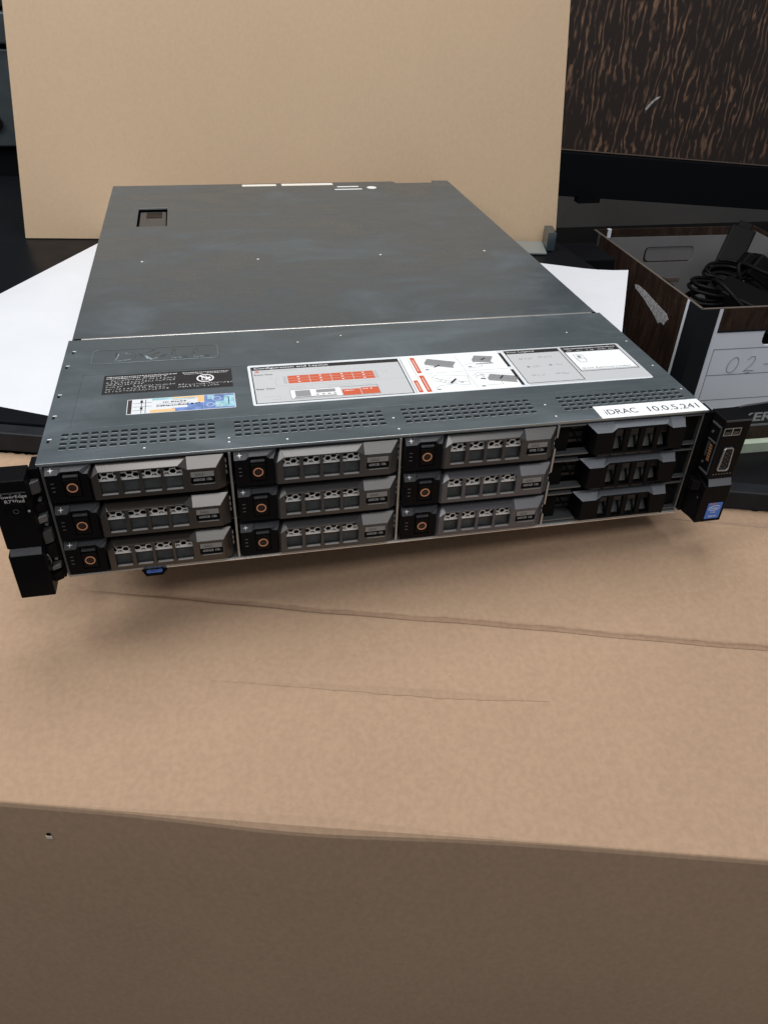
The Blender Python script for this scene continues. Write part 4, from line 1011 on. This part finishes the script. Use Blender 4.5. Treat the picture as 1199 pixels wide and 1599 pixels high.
# wood strip at the top, black name band, wood strip at the bottom of the front
bp(MB().box(33, bw - 8, -0.6, -0.05, bh - 32, bh), 'top_wood_strip', M['wood'])
bp(MB().box(33, bw - 8, -0.8, -0.6, bh - 35, bh - 32), 'strip_black_line', M['box_black'])  # thin black line along the foot of the top wood strip
nb = bp(MB().plate([(27.2, 30), (bw - 8, 30), (bw - 8, 66), (190, 68), (120, 62), (80, 56), (27.2, 54)], [], 0.6, XZ(-0.7)), 'name_band', M['box_black'])
bp(MB().plate([(60, 57), (80, 59), (120, 65), (190, 71), (bw - 8, 69), (bw - 8, 66.3), (190, 68.2), (120, 62.2), (80, 56.2), (60, 55)], [], 0.6, XZ(-0.7)), 'curved_stripe', M['ink_mid'])
bp(MB().box(27.2, bw - 8, -0.7, -0.1, 26, 29.8), 'grey_line', M['ink_mid'])
bp(MB().box(27.2, bw - 8, -0.6, -0.05, 2, 25.8), 'bottom_wood_strip', mat('warm_wood_strip', (0.06, 0.045, 0.032), 0.45, nscale=120, namt=0.6, stretch=(3, 1, 0.4)))
text('lettering', 'BANKERS BOX', 196, 15.5, (60, -0.78, 34.5), M['ink_lt'], nb, 'xz', 0.03)
# ruled writing panel
ru = MB(); 
def rl(x0, x1, z0, z1): ru.box(x0, x1, -0.12, -0.02, z0, z1)
rl(36, bw - 30, 156.5, 157.8); rl(36, bw - 30, 116, 117.3); rl(36, 37.2, 76, 157); rl(40, bw - 30, 75.5, 76.8)
bp(ru, 'ruled_lines', M['pencil'])
hw = MB()
def stroke(pts, r=0.55): hw.tube([(x, -0.15, z) for x, z in pts], r, 6)
stroke([(74 + 8 * math.cos(R(a)) + 0.22 * (9 * math.sin(R(a))), 132 + 12 * math.sin(R(a))) for a in range(60, 440, 20)])
stroke([(96, 139), (100, 144), (106, 144), (108, 139), (104, 131), (98, 125), (95, 121)]); stroke([(94, 121), (101, 122), (111, 121)])
stroke([(99, 118), (105, 119)])
stroke([(124, 131), (133, 131)])
stroke([(146, 120), (151, 132), (157, 146)]); stroke([(157, 146), (163, 133), (167, 120)]); stroke([(151, 131), (164, 131)])
bp(hw, 'handwriting', M['pencil'])
# pale scuff on the left side
sf = MB()
sfp = [(190.1, 185.0), (180.0, 187.6), (157.7, 187.5), (139.2, 185.2), (112.4, 182.3), (82.3, 179.2), (73.5, 173.9), (77.5, 170.3), (81.1, 161.8), (91.7, 162.5), (97.6, 158.0), (115.8, 164.9), (135.8, 170.3), (156.1, 175.8), (175.6, 178.9), (185.5, 180.4)]
sf.plate(sfp, [], -0.4, lambda u, v, d: (-0.05 + d, u, v)); bp(sf, 'scuff', M['scuff'])

# pale green plate the box stands against
gpl = MB().box(20, 720, -13, 0, 0, 16)
o = gpl.build('plate', M['green'], loc=(790, 478, FLOOR)); o.rotation_euler = (0, 0, ba)
o.location = Vector((770, 462 - 0, FLOOR)) * S
tag(o, 'pale green plate lying along the foot of the storage box', 'plate')

# ---- things in the storage box
def inbox(x, y, z):
    c_, s_ = math.cos(ba), math.sin(ba); return (758.3 + x * c_ - y * s_, 483.7 + x * s_ + y * c_, FLOOR + z)
def adapter(loc, size, rot, label, cable_pts):
    r_ = empty('power_adapter', loc); tag(r_, label, 'power adapter'); r_.rotation_euler = rot
    a, b_, c_ = size
    MB().box(-a, a, -b_, b_, -c_, c_).build('body', M['cable'], r_, 3, seg=3)
    MB().box(-a * 0.55, a * 0.55, b_, b_ + 14, -c_ * 0.6, c_ * 0.6).build('plug', M['cable'], r_, 2)
    MB().tube([(0, -b_ + 2, 0), (0, -b_ - 14, 0), (0, -b_ - 28, 0)], 5.5, 10).build('strain_relief', M['cable'], r_, smooth=True)
    MB().tube(cable_pts, 2.6, 8).build('cable', M['cable'], r_, smooth=True)
    return r_
adapter(inbox(186, 235, 210), (20, 50, 13), (R(40), R(10), R(-38)), 'black plug adapter leaning upright against the grey inside of the storage box', [(0, -72, 0), (-2, -95, -6), (-6, -115, -14), (-10, -130, -26)])
adapter(inbox(268, 130, 204), (38, 62, 19), (R(-28), R(30), R(-30)), 'large black power brick sloping at the right of the storage box', [(0, -86, 0), (-30, -95, -6), (-60, -70, -12), (-80, -30, -20)])
adapter(inbox(215, 165, 198), (26, 40, 18), (R(30), R(14), R(70)), 'squat black adapter in the middle of the storage box', [(0, -60, 0), (20, -80, -8), (50, -70, -14), (70, -40, -20)])
adapter(inbox(130, 90, 188), (28, 46, 16), (R(10), R(-6), R(35)), 'black adapter lying behind the front panel of the storage box', [(0, -70, 0), (-10, -82, -4), (-30, -70, -8), (-44, -30, -12)])
for n_, (cx, cy, cz, r0, lab) in enumerate(((96, 125, 198, 36, 'coiled black cable at the left front of the storage box'), (150, 185, 198, 32, 'coiled black cable beside the upright plug adapter'), (205, 72, 200, 38, 'coiled black cable behind the white front of the storage box'))):
    P = []
    rr = random.Random(n_)
    for k in range(120):
        a = k * 0.33; q = r0 + 5 * math.sin(k * 0.11) + rr.uniform(-1, 1)
        P.append((cx + q * math.cos(a), cy + q * 0.8 * math.sin(a), cz - 10 + 12 * math.sin(a * 0.5 + n_) + k * 0.10))
    P = [inbox(*p) for p in P]; c0 = inbox(cx, cy, cz)
    o = MB().tube([(p[0] - c0[0], p[1] - c0[1], p[2] - c0[2]) for p in P], 2.8, 7).build('cable_coil', M['cable'], smooth=True, loc=c0)
    tag(o, lab, 'cable')
for n_, (sx_, sy_, ex_, ey_, h_, lab) in enumerate(((60, 50, 150, 130, 214, 'black cable looping over the front left corner of the box contents'), (120, 190, 250, 60, 222, 'black cable arching across the middle of the storage box'), (170, 60, 290, 180, 216, 'black cable looping at the right front of the storage box'), (110, 130, 200, 210, 205, 'black cable rising towards the upright plug adapter'))):
    rr = random.Random(40 + n_); P = []
    for k in range(60):
        t_ = k / 59; P.append((sx_ + (ex_ - sx_) * t_ + 26 * math.sin(t_ * 9 + n_), sy_ + (ey_ - sy_) * t_ + 22 * math.cos(t_ * 11 + n_), 165 + (h_ - 165) * math.sin(math.pi * t_) + 6 * math.sin(t_ * 17 + n_)))
    P = [inbox(min(302, max(10, p[0])), min(350, max(10, p[1])), p[2]) for p in P]; c0 = P[0]
    o = MB().tube([(p[0] - c0[0], p[1] - c0[1], p[2] - c0[2]) for p in P], 3.2, 7)
    e_ = P[-1]; o.hexa([(e_[0] - c0[0] + a, e_[1] - c0[1] + b, e_[2] - c0[2] + c) for c in (-6, 6) for (a, b) in ((-8, -14), (8, -14), (8, 14), (-8, 14))])
    root = empty('plug_cable', c0); tag(root, lab, 'cable')
    m2 = MB().tube([(p[0] - c0[0], p[1] - c0[1], p[2] - c0[2]) for p in P], 3.2, 7).build('cord', M['cable'], root, smooth=True)
    m3 = MB().hexa([(e_[0] - c0[0] + a, e_[1] - c0[1] + b, e_[2] - c0[2] + c) for c in (-6, 6) for (a, b) in ((-8, -14), (8, -14), (8, 14), (-8, 14))]).build('plug', M['cable'], root, 2)
# the heap below them
hp = MB()
rr = random.Random(12)
for k in range(16):
    x, y, z = rr.uniform(40, 270), rr.uniform(25, 250), 3 + (k // 4) * 44
    hp.hexa([(x - 30, y - 20, z), (x + 30, y - 26, z), (x + 34, y + 22, z), (x - 26, y + 26, z), (x - 28, y - 18, z + 38), (x + 28, y - 22, z + 39), (x + 30, y + 20, z + 38), (x - 22, y + 22, z + 39)])
hp.v = [inbox(min(300, max(12, v[0])), min(355, max(12, v[1])), v[2]) for v in hp.v]
tag(hp.build('adapter_heap', M['cable'], bevel=2), 'heap of black adapters filling the storage box below the cables', 'adapters', kind='stuff')

# ================================================================== BACKGROUND
# large dark wood-grain panel in a black frame
wp = tag(empty('wood_grain_screen', (1000, 1180, FLOOR)), 'large dark wood-grain panel in a black frame behind the storage box', 'panel')
pdir = math.atan2(0, 1)
def px(x, y, z): return (x - 1000, y - 1180, z - FLOOR)
def slab(name, xa, xb, za, zb, zc, zd, y0, y1, material):
    # left bottom/top za,zb ; right bottom/top zc,zd
    MB().hexa([px(xa, y0, za), px(xb, y0, zc), px(xb, y1, zc), px(xa, y1, za), px(xa, y0, zb), px(xb, y0, zd), px(xb, y1, zd), px(xa, y1, zb)]).build(name, material, wp, 1.5)
slab('wood_panel', 560, 1700, -44, 900, -132, 900, 1152, 1175, M['wood_far'])
slab('lower_frame', 540, 1700, -128, -45.5, -220, -133.5, 1140, 1180, M['table'])
slab('panel_edge', 560, 1700, -45, -42.5, -133, -130.5, 1149, 1152, mat('panel_edge_brown', (0.10, 0.075, 0.06), 0.4))
MB().box(870 - 1000, 918 - 1000, -42, -20, -166 - FLOOR, -140 - FLOOR).build('sensor_lip', M['table'], wp)
for x in (700, 1500): MB().box(x - 1020, x - 980, -30, 20, 0, 150 if x < 1000 else 120).build('foot', M['table'], wp)
sfp = [(0, 0), (6, 10), (18, 26), (32, 38), (44, 42), (38, 34), (26, 26), (16, 12), (4, -4)]
MB().plate([(p[0], p[1]) for p in sfp], [], -1.0, lambda u, v, d: px(985 + u * 0.62, 1151.5 + d, 8 + v * 0.55)).build('scratch', M['scuff'], wp)
# black speaker-like box and grey plastic block beside the tan sheet
sp = tag(empty('speaker', (690, 690, FLOOR)), 'small black upright box between the tan sheet and the storage box', 'speaker')
MB().hexa([(-62, -30, 0), (44, -30, 0), (44, 60, 0), (-62, 60, 0), (-58, -28, 232), (24, -28, 232), (24, 55, 232), (-58, 55, 232)]).build('cabinet', M['table'], sp, 3)
MB().cyl((-10, -31, 190), 22, 2, 'y', 24).build('driver', M['void'], sp)
gb = MB().hexa([(500, 600, -87), (567, 590, -87), (580, 640, -87), (512, 655, -87), (500, 600, -84), (567, 590, -84), (580, 640, -84), (512, 655, -84)])
tag(gb.build('plastic_plate', M['clear'], bevel=1), 'grey plastic plate lying at the right foot of the tan sheet', 'plate')
gb = MB().hexa([(572, 606, -87), (584, 604, -87), (592, 640, -87), (580, 642, -87), (572, 606, -62), (584, 604, -62), (592, 640, -62), (580, 642, -62)])
tag(gb.build('plastic_block', mat('blue_grey_acrylic', (0.03, 0.045, 0.052), 0.2), bevel=1), 'small blue-grey block at the right end of the tan sheet', 'block')
# equipment rack at the far left
er = tag(empty('equipment_rack', (-500, 1150, FLOOR)), 'dark metal equipment rack at the left behind the tan sheet', 'rack')
for (z0, z1, y, mt) in ((560, 700, 0, 'rack'), (505, 552, 12, 'rail'), (455, 500, -6, 'rack'), (300, 448, 4, 'rack')):
    MB().box(-240, 500, y, y + 200, z0, z1).build('rack_panel', M[mt], er, 3)
MB().hexa([(60, -30, 0), (225, -30, 0), (225, -4, 0), (60, -4, 0), (60, -30, 520), (150, -30, 430), (150, -4, 430), (60, -4, 520)]).build('rack_post', M['void'], er, 2)
MB().box(-240, 500, 20, 190, 0, 295).build('rack_base', M['table'], er, 3)
MB().cyl((238, -9, 476), 5, 4, 'y', 14).build('rack_screw', M['hexa'], er)
MB().cyl((274, -2, 352), 7, 6, 'y', 14).build('yellow_knob', mat('yellow_plastic', (0.5, 0.36, 0.06), 0.5), er)
MB().cyl((276, -3, 338), 10, 6, 'y', 14).build('black_knob', M['void'], er)
MB().tube([(230, -20, 200), (270, -34, 215), (300, -30, 190), (330, -20, 150)], 9, 8).build('hose', M['rail'], er, smooth=True)
